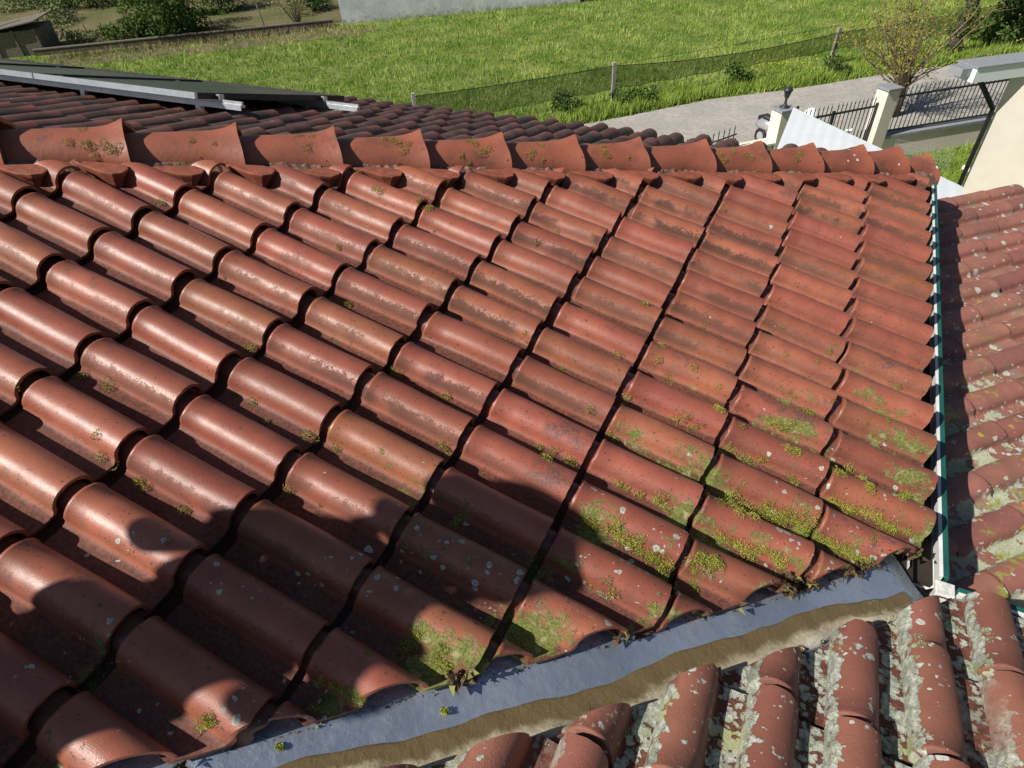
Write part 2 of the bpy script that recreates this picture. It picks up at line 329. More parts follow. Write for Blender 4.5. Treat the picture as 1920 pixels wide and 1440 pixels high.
def place_tile(shape, O, U, Y, N, jit=1.0):
    jit *= 1.9
    V, F, UV = shape; V = V.copy()
    r1, r2 = random.gauss(0, .006 * jit), random.gauss(0, .008 * jit)
    V[:, 1] += r1 * V[:, 0]; V[:, 2] += r2 * V[:, 1] + random.gauss(0, .0012 * jit); V[:, 0] += random.gauss(0, .002 * jit)
    e_ = (V[:, 0] > V[:, 0].max() - .002) | (np.abs(V[:, 0] - .004) < .007); V[e_, 0] += rng.normal(0, .0010, e_.sum()) * (1 if jit > 0 else 0)
    V[:, 1] *= 1 + random.gauss(0, .006); V[:, 2] *= 1 + random.gauss(0, .018)
    V[:, 2] += .0015 * jit * np.sin(V[:, 0] * 13 + random.random() * 6)
    return np.outer(V[:, 0], U) + np.outer(V[:, 1], Y) + np.outer(V[:, 2], N) + O
def cut(me, planes):
    bm = bmesh.new(); bm.from_mesh(me)
    for co, no in planes:
        if not bm.verts: break
        g = bm.verts[:] + bm.edges[:] + bm.faces[:]
        r = bmesh.ops.bisect_plane(bm, geom=g, plane_co=co, plane_no=no, clear_outer=True, dist=1e-5)
        ed = [e for e in r['geom_cut'] if isinstance(e, bmesh.types.BMEdge) and e.is_valid and e.is_boundary]
        if ed:
            try: bmesh.ops.holes_fill(bm, edges=ed, sides=0)
            except Exception: pass
    bm.to_mesh(me); nf = len(bm.faces); bm.free(); return nf
def make_tile(shape, O, U, Y, N, planes=None, jit=1.0, name='roof_tile'):
    W = place_tile(shape, O, U, Y, N, jit); rv = random.random()
    me = mesh(name, W, shape[1], True, shape[2], np.full(len(W), rv))
    need = []
    for co, no in (planes or []):
        d = (W - co) @ no
        if d.min() > 0: bpy.data.meshes.remove(me); return None
        if d.max() > 0: need.append((co, no))
    if need and cut(me, need) == 0: bpy.data.meshes.remove(me); return None
    try: me.set_sharp_from_angle(angle=math.radians(50))
    except Exception: pass
    return me
def in_view(P, m=.12):
    q = R.T @ (np.array(P) - CAM)
    if q[2] < .15: return 0
    x, y = .5 + FPX / 1920 * q[0] / q[2], .5 + FPX / 1440 * q[1] / q[2]
    return 1 / q[2] ** 2 if (-m < x < 1 + m and -m < y < 1 + m) else 0
def merge(name, ms, mat, parent):
    bm = bmesh.new()
    for m in ms: bm.from_mesh(m)
    me = bpy.data.meshes.new(name); bm.to_mesh(me); bm.free()
    for m in ms: bpy.data.meshes.remove(m)
    return link(name, me, mat, parent)
ALL = []          # evaluated tile meshes for ray casting
def collect(me):
    V = np.zeros(len(me.vertices) * 3, np.float32); me.vertices.foreach_get('co', V); ALL.append((V.reshape(-1, 3), [tuple(p.vertices) for p in me.polygons]))

house = empty('tiled_house', (-3, 2, 0), 'house under the big mossy red tiled roof with hip caps and a metal valley', 'house')
S_MAIN = tile_shape(); S_SIDE = tile_shape(L=.375, tilt=.020, rh=.082); S_LOW = tile_shape(L=.39, rh=.052, tilt=.014, lip=False, gap=-.010); S_BACK = tile_shape(L=.40, nr=9, ns=3, tilt=.030, lip=False, gap=-.012, rh=.072)
vp = lambda c, sgn: (np.array([0, c, main_z(0)]), np.array([-sgn, sgn, 0]) / math.sqrt(2))
cand = []
for i in range(-15, 1):
    for j in range(-3, 34):
        O = T0 + i * DU * U1 - j * DV * Y1
        c0 = O[1] - O[0]
        if c0 > HC + .45 or c0 < VC - .5 or O[1] < -3.2: continue
        vis = in_view(O + .2 * U1, .2)
        if not vis: 
            q = np.array([O[0], O[1]])
            if O[0] < -5.5 or O[1] < -2.2: continue
        pl = [vp(HC - .25 + random.uniform(-.012, .012), 1), vp(VC + .185 + random.uniform(-.012, .012), -1)]
        me = make_tile(S_MAIN, O, U1, Y1, N1, pl)
        if me is None: continue
        area = sum(p.area for p in me.polygons)
        cand.append((vis * area, me))
cand.sort(key=lambda a: -a[0])
for k, (a, me) in enumerate(cand): collect(me)
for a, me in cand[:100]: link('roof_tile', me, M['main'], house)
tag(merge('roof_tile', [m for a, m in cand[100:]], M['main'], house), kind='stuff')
# side slope (beyond the valley)
side_ms = []
for i in range(-6, 2):
    for k in range(-12, 16):
        x0 = .247 + .12 - .058 + .2 * k; y0 = .885 + .358 * i
        O = np.array([x0, y0, side_z(y0)])
        if not in_view(O + .1 * U2, .25): continue
        if y0 > 1.40: continue
        pl = [vp(VC - .062 + random.uniform(-.02, .02), 1)]
        if y0 + .34 > 1.57: pl.append((np.array([0, 1.575, 0]), np.array([0, 1., 0])))
        me = make_tile(S_SIDE, O, U2, Y2, N2, pl, 1.3)
        if me: side_ms.append(me)
for m in side_ms: collect(m); link('side_roof_tile', m, M['side'], house)
# back slope (behind the hip)
bk = []
for k in range(-75, 8):
    for i in range(-22, 1):
        y0 = 4.82 + .3845 * i; x0 = .7 + .22 * k
        if x0 > 1.2 or y0 - x0 < HC - .5: continue
        O = np.array([x0, y0, back_z(y0) - .034])
        if not in_view(O, .06): continue
        V_, F_, UV_ = S_BACK; Vb = V_.copy(); Vb[:, 1] *= 1.1
        me = make_tile((Vb, F_, UV_), O, U2, Y2, N2, [vp(HC + .10, -1), (np.array([.74, 0, 0]), np.array([1., 0, 0]))], 1.2)
        if me: bk.append(me)
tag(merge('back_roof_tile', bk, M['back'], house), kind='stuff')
# underlay decks so that nothing shows between tiles
mb = MB()
def deck(poly, zf, off=-.045, t=.03):
    n = len(poly); V = [(x, y, zf(x, y) + off) for x, y in poly] + [(x, y, zf(x, y) + off - t) for x, y in poly]
    mb.add(V, [tuple(range(n)), tuple(range(n, 2 * n))[::-1]] + [(i, (i + 1) % n, n + (i + 1) % n, n + i) for i in range(n)])
deck([(.66, .66 + VC), (.66, .66 + HC), (-20, -20 + HC), (-20, -20 + VC)], lambda x, y: main_z(x))
deck([(.66, .66 + VC), (-4, -4 + VC), (6, -4 + VC), (6, .66 + VC)], lambda x, y: side_z(y))
deck([(.66, 5.17), (-20, 5.17), (-20, -20 + BH), ], lambda x, y: back_z(y), -.05)
mb.build('roof_deck', M['wood'], house)
mb = MB(); mb.box((-9.7, .45, 2.9), 20.3, 9.2, 5.8); mb.box((3.4, -1.0, 2.9), 5.9, 4.6, 5.8); mb.build('wall', M['renderdim'], house)

# hip caps
Hd = np.array([1, 1, -TT]); Hd /= np.linalg.norm(Hd); Hs = np.array([1, -1, 0]) / math.sqrt(2); Hu = np.cross(Hs, Hd)
if Hu[2] < 0: Hu = -Hu
def hip_cap(xe, length=.47, low=0):
    ns, na = 18, 19; V = []; UV = []
    tilt = .020
    for layer in (0, 1):
        for i in range(ns):
            t = i / (ns - 1); s_ = -length * (1 - t)
            fl = max(0, (t - .66) / .34) ** 2.2
            r = .116 + .005 * t + .014 * fl - layer * .019
            for a in range(na):
                an = -.10 + (math.pi + .20) * (a / (na - 1)); peak = math.exp(-(abs(an - math.pi / 2) / .28) ** 1.7)
                rr = r + fl * (.034 * peak + .030 * math.cos(an) ** 2 - .006); h = math.sin(an) * rr * .96 + tilt * t + .006 * t
                V.append(np.array([xe, xe + HC, main_z(xe)]) + Hd * (s_ + fl * .022 * math.cos(an) ** 2) + Hs * math.cos(an) * rr * 1.02 + Hu * (h - .006 - low)); UV.append((t, an))
    A = lambda i, a: i * na + a
    B = lambda i, a: ns * na + i * na + a
    F = []
    for i in range(ns - 1):
        for a in range(na - 1): F += [(A(i, a), A(i + 1, a), A(i + 1, a + 1), A(i, a + 1)), (B(i, a), B(i, a + 1), B(i + 1, a + 1), B(i + 1, a))]
    for a in range(na - 1): F += [(A(0, a + 1), B(0, a + 1), B(0, a), A(0, a)), (A(ns - 1, a), B(ns - 1, a), B(ns - 1, a + 1), A(ns - 1, a + 1))]
    for i in range(ns - 1): F += [(A(i, 0), B(i, 0), B(i + 1, 0), A(i + 1, 0)), (A(i, na - 1), A(i + 1, na - 1), B(i + 1, na - 1), B(i, na - 1))]
    me = mesh('hip_cap', V, F, True, UV)
    bm = bmesh.new(); bm.from_mesh(me); bmesh.ops.recalc_face_normals(bm, faces=bm.faces[:]); bm.to_mesh(me); bm.free()
    try: me.set_sharp_from_angle(angle=math.radians(50))
    except Exception: pass
    collect(me); return link('hip_cap', me, M['hip'], house)
xs = [-2.767 - .312 * k for k in range(8, 0, -1)] + [-2.767, -2.453, -2.154, -1.862, -1.560, -1.264, -.978, -.663, -.376, -.086, .213, .441, .665]
for k, x in enumerate(xs): hip_cap(x - .018, .47 if k < len(xs) - 1 else .34, 0 if k < len(xs) - 1 else .045)
# mortar bed along the hip (rough strip both sides)
V, F = [], []
n = 420; rows = 7
for i in range(n):
    x = -5.6 + 6.26 * i / (n - 1)
    for r_ in range(rows):
        t = r_ / (rows - 1); c = (t - .42) * 2 * (.150 + .012 * math.sin(i * .37) + .008 * random.random())
        h = .046 + .016 * random.random() - (0.05 if r_ in (0, rows - 1) else 0)
        p = np.array([x, x + HC, main_z(x)]) + Hs * c; p[2] = main_z(x) - abs(c) * .2028 + h
        V.append(p)
for i in range(n - 1):
    for r_ in range(rows - 1): a = i * rows + r_; F.append((a, a + 1, a + rows + 1, a + rows))
link('hip_mortar', mesh('hip_mortar', V, F, False), M['mortar'], house)
# cut tile pieces closing each pan under the hip
def plug(j):
    y0 = T0[1] - j * DV; yc = y0 - .036
    xc = yc - (HC - .315); base = np.array([xc, yc, main_z(xc)])
    if xc > .55: return
    rot = random.uniform(-.15, .2)
    out = [(-.150, .05), (-.06, .052), (.02, .05), (.062, .036), (.078, .008), (.066, -.022), (.03, -.036), (-.02, -.022), (-.08, .015)]
    hh = RH * .98 + random.uniform(-.006, .006); P = []
    for lv, (sc_, z) in enumerate([(1.06, hh + .004), (1.0, hh - .008), (.60, .034), (.30, .0)]):
        for (a, b) in out:
            a_, b_ = a * sc_, b * sc_; a_, b_ = a_ * math.cos(rot) - b_ * math.sin(rot), a_ * math.sin(rot) + b_ * math.cos(rot)
            d1 = np.array([.80, .60, 0]); d2 = np.array([-.60, .80, 0]); q = base + d1 * a_ + d2 * b_; q[2] = main_z(q[0]) * .6 + main_z(xc) * .4 + z + .004 * random.random(); P.append(q)
    n = len(out); F = [tuple(range(n))]
    for l in range(3):
        for k in range(n): F.append((l * n + k, (l + 1) * n + k, (l + 1) * n + (k + 1) % n, l * n + (k + 1) % n))
    me = mesh('cut_tile_piece', P, F); collect(me); o = link('cut_tile_piece', me, M['plug'], house)
    m = o.modifiers.new('b', 'BEVEL'); m.width = .003; m.segments = 2
for j in range(-2, 22): plug(j)

# valley
def valley_pt(x, c, z=0): # c>0 towards the main slope
    return np.array([x - .7071 * c, x + VC + .7071 * c, main_z(x) + .2028 * abs(c) - .024 + z])
V, F = [], []; cs = [-.34, -.2, -.13, -.07, -.035, -.012, 0, .012, .035, .07, .13, .2, .34]; nx = 60
for i in range(nx):
    x = -2.6 + (3.30) * i / (nx - 1)
    for c in cs: V.append(valley_pt(x, c, .004 * math.sin(i * .9 + c * 30) * .5 + (.010 if abs(c) < .005 else 0) + (-.006 if .01 < abs(c) < .08 else 0)))
for i in range(nx - 1):
    for k in range(len(cs) - 1): a = i * len(cs) + k; F.append((a, a + len(cs), a + len(cs) + 1, a + 1))
o = link('valley_gutter', mesh('valley_gutter', V, F, True), M['valley'], house); m = o.modifiers.new('s', 'SOLIDIFY'); m.thickness = .002; m.offset = -1
V, F, UV = [], [], []; nx, nc = 400, 22
for i in range(nx):
    x = -2.6 + 3.25 * i / (nx - 1)
    e0 = .058 + .012 * math.sin(x * 6.1) + .007 * math.sin(x * 17 + 1) + .002 * math.sin(x * 61)
    wob = .108 + .022 * math.sin(x * 4.7 + 2) + .010 * math.sin(x * 23) + .004 * math.sin(x * 77)
    for k in range(nc):
        t = k / (nc - 1); c = e0 - t * wob
        hgt = .0075 * (1 - (2 * t - 1) ** 8) + .004 * math.exp(-((t - .75) / .1) ** 2) * (1 + math.sin(x * 40)) + .0012 * math.sin(x * 130 + t * 20) * math.sin(t * 25 + x * 50)
        V.append(valley_pt(x, c, .004 + hgt - (.012 if k in (0, nc - 1) else 0))); UV.append((t, x))
for i in range(nx - 1):
    for k in range(nc - 1): a = i * nc + k; F.append((a, a + 1, a + nc + 1, a + nc))
seds = link('valley_sediment', mesh('valley_sediment', V, F, True, UV), M['sediment'], house); collect(seds.data)
# small blisters in the sediment crust
for k in range(26):
    mb = MB(); x = random.uniform(-1.0, .62); c = random.uniform(-.09, .0); p = valley_pt(x, c, .010); r = random.choice([.004, .005, .007, .011])
    mb.lathe(p, [(r * 1.3, -.004), (r * 1.15, .002), (r * .95, .004), (r * .8, .0015), (r * .3, -.001)], 10)
    if k % 2 == 0: mb.build('sediment_blister', M['sediment'], house, True)

# eave gutters: main along Y at X .64-.745, side along X at Y 1.52-1.62
def gutter(name, a, b, out_dir, parts=True):
    a = np.array(a, float); b = np.array(b, float); o_ = np.array(out_dir, float); n_ = 2
    prof = [(-.105, .0), (-.105, -.085), (-.02, -.095), (-.002, -.07), (-.002, -.004), (-.002, .0)]
    V = []; F = []
    for p in (a, b):
        for (c, z) in prof: V.append(p + o_ * c + np.array([0, 0, z]))
    for k in range(len(prof) - 1): F.append((k, k + 1, len(prof) + k + 1, len(prof) + k))
    o = link('gutter', mesh('gutter', V, F), M['white_pvc'], house); m = o.modifiers.new('s', 'SOLIDIFY'); m.thickness = .003; m.offset = 0
    mb = MB(); L_ = np.linalg.norm(b - a); ax = (b - a) / L_; c = (a + b) / 2 + o_ * .0075
    mb.box(c + np.array([0, 0, .002]), L_, .016, .008, ax); mb.box(c + o_ * .008 + np.array([0, 0, -.052]), L_, .004, .115, ax)
    mb.build('gutter_rim', M['green_pvc'], house)
    mb = MB(); mb.box((a + b) / 2 - o_ * .058 + np.array([0, 0, -.070]), L_, .088, .02, ax); mb.build('gutter_shade_sheet', M['wood'], house)  # dark sheet in the gutter bottom, standing in for the tile ends' shadow
    mb = MB(); mb.box(c - o_ * .014 + np.array([0, 0, .001]), L_, .012, .006, ax); mb.build('gutter_lip', M['white_pvc'], house)
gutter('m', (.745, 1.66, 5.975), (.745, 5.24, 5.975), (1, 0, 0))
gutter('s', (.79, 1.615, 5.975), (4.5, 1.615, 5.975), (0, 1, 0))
mb = MB()
for k in range(0):
    a = random.random(); px_ = (.742, 1.62 + .05 * a, 5.975) if k % 2 else (.745 + .06 * a, 1.612, 5.975)
    r = random.uniform(.008, .016); mb.lathe(np.array(px_) + np.random.default_rng(k).normal(0, .004, 3), [(r * .5, -r * .5), (r, -.002), (r * .8, r * .3), (r * .3, r * .5)], 9)
mb.box((.757, 1.625, 5.950), .06, .06, .02); mb.box((.76, 1.62, 5.90), .05, .05, .11)
mb.build('gutter_corner', M['sealant'], house, False, .004)

# ------------------------------------------------------------------ lower roof beyond the gutter
lowr = empty('porch_roof', (1.2, 3.5, 5.5), 'lower roof of faded red tiles spotted with white and yellow lichen, beyond the green gutter', 'roof')
A3 = np.array([.68491, .72526, -.06994]); B3 = np.array([.72548, -.68772, -.02686]); N3 = np.array([.06758, .03234, .99719]); T3 = np.array([1.648, 6.692, 5.511]) - N3 * .05
lows = []
for b in range(1, 24):
    for a in range(-18, -1):
        O = T3 + A3 * .39 * (a) + B3 * .2 * (b + .35)
        if O[0] + .39 * .68 < .5 or not in_view(O + A3 * .2, .1): continue
        me = make_tile(S_LOW, O, A3, -B3, N3, [(np.array([.58, 0, 0]), np.array([-1., 0, 0]))], 1.2, 'porch_roof_tile')
        if me: lows.append((in_view(O + A3 * .2, .0), me))
lows.sort(key=lambda a: -a[0])
for v_, m in lows[:100]: collect(m); link('porch_roof_tile', m, M['low'], lowr)
for v_, m in lows[100:]: collect(m)
if lows[100:]: tag(merge('porch_roof_tile', [m for v_, m in lows[100:]], M['low'], lowr), kind='stuff')
mb = MB(); P_ = [T3 + A3 * .39 * a + B3 * .2 * b - N3 * .03 for a, b in ((-1, .8), (-1, 24), (-16, 24), (-16, .8))]
mb.add(P_ + [p - N3 * .06 for p in P_], [(0, 1, 2, 3)[::-1], (4, 5, 6, 7), (0, 1, 5, 4), (1, 2, 6, 5), (2, 3, 7, 6), (3, 0, 4, 7)]); mb.build('porch_deck', M['wood'], lowr)
mb = MB()
Q = [T3 + A3 * .39 * a + B3 * .2 * b for a, b in ((-1.6, 1.6), (-1.6, 23), (-14, 23))]
for p, q in ((Q[0], Q[1]),):
    c = (p + q) / 2; c[2] = 2.7; mb.box(c, np.linalg.norm((q - p)[:2]), .25, 5.4, (q - p) * [1, 1, 0])
mb.build('porch_wall', M['renderdim'], lowr)

# ------------------------------------------------------------------ moss, lichen tufts and litter on the roofs
VV = []; FF = []; nb = 0
for v_, f_ in ALL: VV += [tuple(map(float, q)) for q in v_]; FF += [tuple(i + nb for i in g) for g in f_]; nb += len(v_)
bvh = BVHTree.FromPolygons(VV, FF); del VV, FF
class Leaves:
    def __init__(s): s.v = []; s.f = []; s.r = []
    def tri(s, p, size, nrm, r, flat=.5):
        d = rng.normal(0, 1, 3) + nrm * flat; d /= np.linalg.norm(d); e = np.cross(d, rng.normal(0, 1, 3)); e /= np.linalg.norm(e) + 1e-9; n = len(s.v)
        s.v += [p - e * size * .45, p + e * size * .45, p + d * size * 1.1]; s.f.append((n, n + 1, n + 2)); s.r += [r] * 3
    def build(s, name, mat, parent=None):
        return link(name, mesh(name, s.v, s.f, False, None, s.r), mat, parent)
def cast(p, d):
    h = bvh.ray_cast(Vector([float(a) for a in p]), Vector([float(a) for a in d]))
    return (np.array(h[0]), np.array(h[1])) if h[0] is not None else None
def clump(L, p, n, r, hgt=.4, dens=1.0, rb=.5):
    m = int(40 + dens * (r / .0015) ** 2)
    a = np.cross(n, [0, 0, 1.]) if abs(n[2]) < .9 else np.cross(n, [1., 0, 0]); a /= np.linalg.norm(a); b = np.cross(n, a)
    ph = rng.random(3) * 6
    for k in range(m):
        t = rng.random() * 6.283; q = math.sqrt(rng.random()); rr = r * q * (1 + .22 * math.sin(3 * t + ph[0]) + .12 * math.sin(7 * t + ph[1]))
        p0 = p + a * math.cos(t) * rr + b * math.sin(t) * rr
        h = cast(p0 + n * .03, -n)
        if h is None: continue
        top = r * hgt * math.sqrt(max(0, 1 - q * q)) * (.6 + .4 * rng.random())
        L.tri(h[0] + h[1] * top, rng.uniform(.0017, .0036), h[1], min(1, max(0, rb + rng.normal(0, .25) + (.2 * (1 - q)))), 1.0)
moss = Leaves(); grey = Leaves()
def at_px(x, y):
    h = cast(CAM, ray(x, y) / np.linalg.norm(ray(x, y)))
    if h is None: return None
    n = h[1] if h[1] @ ray(x, y) < 0 else -h[1]
    return h[0], n
TUFTS = [(155,706,10),(207,726,12),(195,857,11),(212,874,9),(470,655,10),(476,754,9),(578,818,12),(592,826,8),(346,958,12),(182,816,8),(543,917,12),(650,573,9),(838,745,11),(735,692,10),(748,703,11),
 (831,838,12),(841,850,8),(631,842,9),(500,792,6),(262,902,10),(275,912,10),(316,1015,6),(302,382,9),(1006,455,6),(1045,435,5),(1210,570,9),(1240,648,8),(1300,690,8),(1160,665,10),(1345,766,9),(1108,768,9),(1235,675,8),
 (1175,745,10),(1170,755,8),(1285,780,11),(1303,800,8),(1352,770,8),(1152,825,8),(1140,815,8),(1265,785,9),(1025,860,12),(1040,845,9),(1065,865,12),(1075,870,9),(1010,840,8),(1160,905,10),(1175,912,9),(1200,925,11),
 (1240,930,13),(1252,948,9),(1150,1110,10),(1140,1090,9),(1232,935,9),(1480,800,7),(1508,770,8),(1518,778,7),(1565,880,9),(1578,888,6),(1490,905,10),(1480,895,9),(1630,920,10),(1700,928,8),(1690,935,8),
 (1392,800,7),(1300,1105,8),(1635,1010,7),(690,1225,5),(1665,790,5),(1365,838,8),(1375,845,8),(1390,855,9),(1400,862,9),(1425,860,8)]
PATCH = [([(1108,978),(1122,985),(1140,990),(1155,1000),(1170,1010),(1185,1020),(1205,1030),(1215,1042),(1235,1040),(1240,1060),(1255,1058),(1250,1075),(1225,1050),(1195,1012),(1160,985)], 11),
 ([(1355,940),(1370,950),(1385,958),(1400,950),(1412,965),(1425,958),(1440,970),(1452,962),(1465,978),(1480,975),(1495,990),(1508,985),(1518,998),(1380,930),(1440,950),(1470,960),(1500,970),(1525,980)], 11),
 ([(1558,940),(1575,945),(1590,952),(1605,950),(1618,958),(1632,965),(1645,972),(1655,985),(1668,990),(1680,995),(1700,998)], 9),
 ([(1535,1012),(1550,1018),(1562,1025),(1575,1022),(1580,1035),(1595,1040),(1610,1045),(1625,1048),(1590,1028)], 10),
 ([(1352,1005),(1368,1012),(1385,1018),(1400,1025),(1415,1030),(1430,1030),(1445,1035),(1458,1042),(1465,1052),(1462,1060),(1410,1040)], 9),
 ([(1560,870),(1575,885),(1590,880),(1620,900),(1632,910),(1700,930)], 7),
 ([(785,1190),(775,1205),(760,1212),(820,1222),(828,1238),(838,1245),(830,1215)], 10),
 ([(640,1292),(655,1300),(625,1285),(600,1275),(668,1310),(590,1330)], 9), ([(388,1345),(396,1355),(382,1358)], 10), ([(205,1435),(215,1438)], 10),
 ([(1312,1052),(1322,1045),(1335,1050),(1345,1060),(1330,1065),(1300,1048)], 12),
 ([(700,355),(715,360),(790,380),(800,392),(812,388),(640,462)], 6), ([(1475,840),(1485,850),(1500,848),(1450,790),(1460,798)], 7)]
for (x, y, r) in TUFTS:
    h = at_px(x, y)
    if h is not None: clump(moss, h[0], h[1], r / FPX * np.linalg.norm(h[0] - CAM) * 1.05, .7, 1.0, .35 + .3 * random.random())
for pts, r in PATCH:
    for (x, y) in pts:
        for q in range(2):
            h = at_px(x + random.gauss(0, 4), y + random.gauss(0, 3))
            if h is not None: clump(moss, h[0], h[1], r * random.uniform(.6, 1.1) / FPX * np.linalg.norm(h[0] - CAM) * 1.3, .6, .75, random.uniform(.4, .8))
HIP_M = [(128,268,7),(160,272,8),(170,274,7),(195,272,8),(205,278,8),(222,275,7),(215,285,6),(178,293,6),(155,243,6),(360,265,4),(402,270,4),(575,278,7),(560,254,6),(585,255,6),(755,282,8),(745,268,8),(720,262,6),(735,262,6),(765,270,6),
 (905,288,8),(915,280,7),(890,270,7),(880,265,7),(865,292,5),(880,305,4),(993,292,7),(1000,285,5),(1015,272,5),(1018,300,4),(1132,285,7),(1140,292,6),(1130,275,5),(1180,297,4),(1350,290,7),(1358,300,6),(1398,290,6),(1375,285,5),(1410,295,5),(1492,298,6),(1500,290,5),(810,268,4)]
for (x, y, r) in HIP_M:
    h = at_px(x, y)
    if h is not None: clump(moss, h[0], h[1], r / FPX * np.linalg.norm(h[0] - CAM) * 1.1, .4, .8, .35 + .25 * random.random())
# random small tufts at the foot of the rolls
for k in range(420):
    j = random.randint(0, 18); i = random.randint(-9, 0); s_ = random.random() * .38
    y_ = T0[1] - j * DV + random.gauss(.004, .012); p = T0 + U1 * (i * DU + s_); p[1] = y_
    dv = p[1] - p[0] - VC
    if dv < .2 or dv > 3.4: continue
    pr_ = (.10 + .9 * max(0, 1 - dv / 2.0) ** 1.2) * (.25 + .75 * min(1, max(0, (p[0] + 2.6) / 2.4)))
    if random.random() > pr_: continue
    h = cast(p + N1 * .2, -N1)
    if h is not None: clump(moss, h[0], h[1], random.uniform(.006, .016), .35, .7, random.uniform(.2, .6))
# grey-green crusty tufts on side slope and lichen crust relief
for (x, y, r) in [(1660,1165,22),(1105+560,1170,16),(1722,1195,12),(1728,1210,12),(1325,1068,14),(1335,1080,10),(1128,1110,12),(1140,1120,10),(1560,1215,10),(1235,1115,6),(1850,1185,10),(1855,1200,9),(1415+300,1235,8)]:
    h = at_px(x, y)
    if h is not None: clump(grey, h[0], h[1], r * .7 / FPX * np.linalg.norm(h[0] - CAM), .5, 1.0, .5)
for k in range(700):
    x = .194 + .2 * random.randint(-5, 6) + random.choice([random.gauss(-.004, .010), random.gauss(-.045, .02)]); y = random.uniform(-.3, 1.5)
    if y - x > VC - .08 or random.random() < .35: continue
    h = cast((x, y, side_z(y) + .3), (0, 0, -1))
    if h is not None and in_view(h[0], 0): clump(grey, h[0], h[1], random.uniform(.004, .013), .18, .55, random.uniform(.5, .95))
tag(moss.build('moss', M['moss']), 'green and yellow moss cushions growing along the feet of the red roof rolls', 'moss', None, 'stuff')
tag(grey.build('lichen', M['mossgrey']), 'pale grey green lichen crust in the hollows of the roof beyond the valley', 'lichen', None, 'stuff')
lit = Leaves()
def litter_at(x, y, n, sp):
    for k in range(n):
        h = at_px(x + random.gauss(0, sp), y + random.gauss(0, sp * .5))
        if h is not None: lit.tri(h[0] + h[1] * random.uniform(.001, .012), random.uniform(.007, .026), h[1], random.random() ** 1.2, .35)
for (x, y, n, sp) in [(1500,1110,110,22),(1520,1095,90,14),(1450,1125,50,18),(1590,1085,80,18),(1620,1065,70,18),(1560,1100,80,16),(1690,1045,50,14),(1400,1140,30,14),(1480,1090,50,10),(1170,1190,24,12),(860,1275,40,12),(880,1265,30,8),(960,1245,30,8),(1300,1155,24,8),(530,1395,20,8),(340,1430,20,6),(700,1320,16,6),(1440,960+190,16,10)]: litter_at(x, y, n, sp)
for k in range(260):   # thin line of rubbish where the cut tiles meet the metal
    x = random.uniform(-1.5, .6); p = valley_pt(x, .128 + abs(random.gauss(0, .008)), .004); lit.tri(p, random.uniform(.003, .010), np.array([0, 0, 1.]), random.random(), .2)
for k in range(200):
    x = random.uniform(-5, .6); sg = 1; p = np.array([x, x + HC, main_z(x)]) + Hs * random.uniform(.10, .15); h = cast(p + [0, 0, .3], (0, 0, -1))
    if h is not None: lit.tri(h[0], random.uniform(.004, .012), np.array([0, 0, 1.]), random.random() * .6, .2)
tag(lit.build('leaf_litter', M['litter']), 'brown dead leaves and bits gathered along the edge of the metal valley', 'leaf litter', None, 'stuff')
# pellets of moss lying on the valley metal
for x, c, r, lab in [(-.455, .085, .011, 'yellow green moss ball on the metal valley, nearer the middle of the roof'), (-.73, .11, .010, 'small green moss ball on the metal valley near the bottom left')]:
    L = Leaves(); p = valley_pt(x, c, r * .5)
    for k in range(260):
        d = rng.normal(0, 1, 3); d /= np.linalg.norm(d); L.tri(p + d * r * rng.uniform(.5, 1) * np.array([1.2, .8, .7]), .004, d, .4 + .5 * rng.random(), 1)
    tag(L.build('moss_ball', M['moss']), lab, 'moss ball')

# ------------------------------------------------------------------ solar panels on the back slope
TP = math.radians(17.4); PU = np.array([0, math.cos(TP), -math.sin(TP)]); PN = np.array([0, math.sin(TP), math.cos(TP)]); PX = np.array([1., 0, 0])
def pz(y): return back_z(2.88) + .165 - math.tan(TP) * (y - 2.88)
for k, (x1, lab) in enumerate([(-3.72, 'dark solar panel at the right end of its row on the back slope'), (-5.385, 'second dark solar panel from the right end on the back slope'), (-7.05, 'dark solar panel cut off by the left edge of the photo')]):
    o = empty('solar_panel', (x1 - .825, 3.38, pz(3.38)), lab, 'solar panel', 'solar panels on the back slope')
    c = np.array([x1 - .825, 2.88, pz(2.88)]) + PU * .735
    mb = MB(); mb.box(c + PN * .002, 1.60, 1.42, .006, PX, PU); mb.build('glass', M['pv'], o)
    for sy in (-1, 1):
        mb = MB(); mb.box(c + PU * sy * .725, 1.65, .022, .038, PX, PU); mb.build('frame_side', M['alu'] if sy < 0 else M['blackframe'], o)
    for sx in (-1, 1):
        mb = MB(); mb.box(c + PX * sx * .814, .022, 1.428, .038, PX, PU); mb.build('frame_end', M['blackframe'], o)
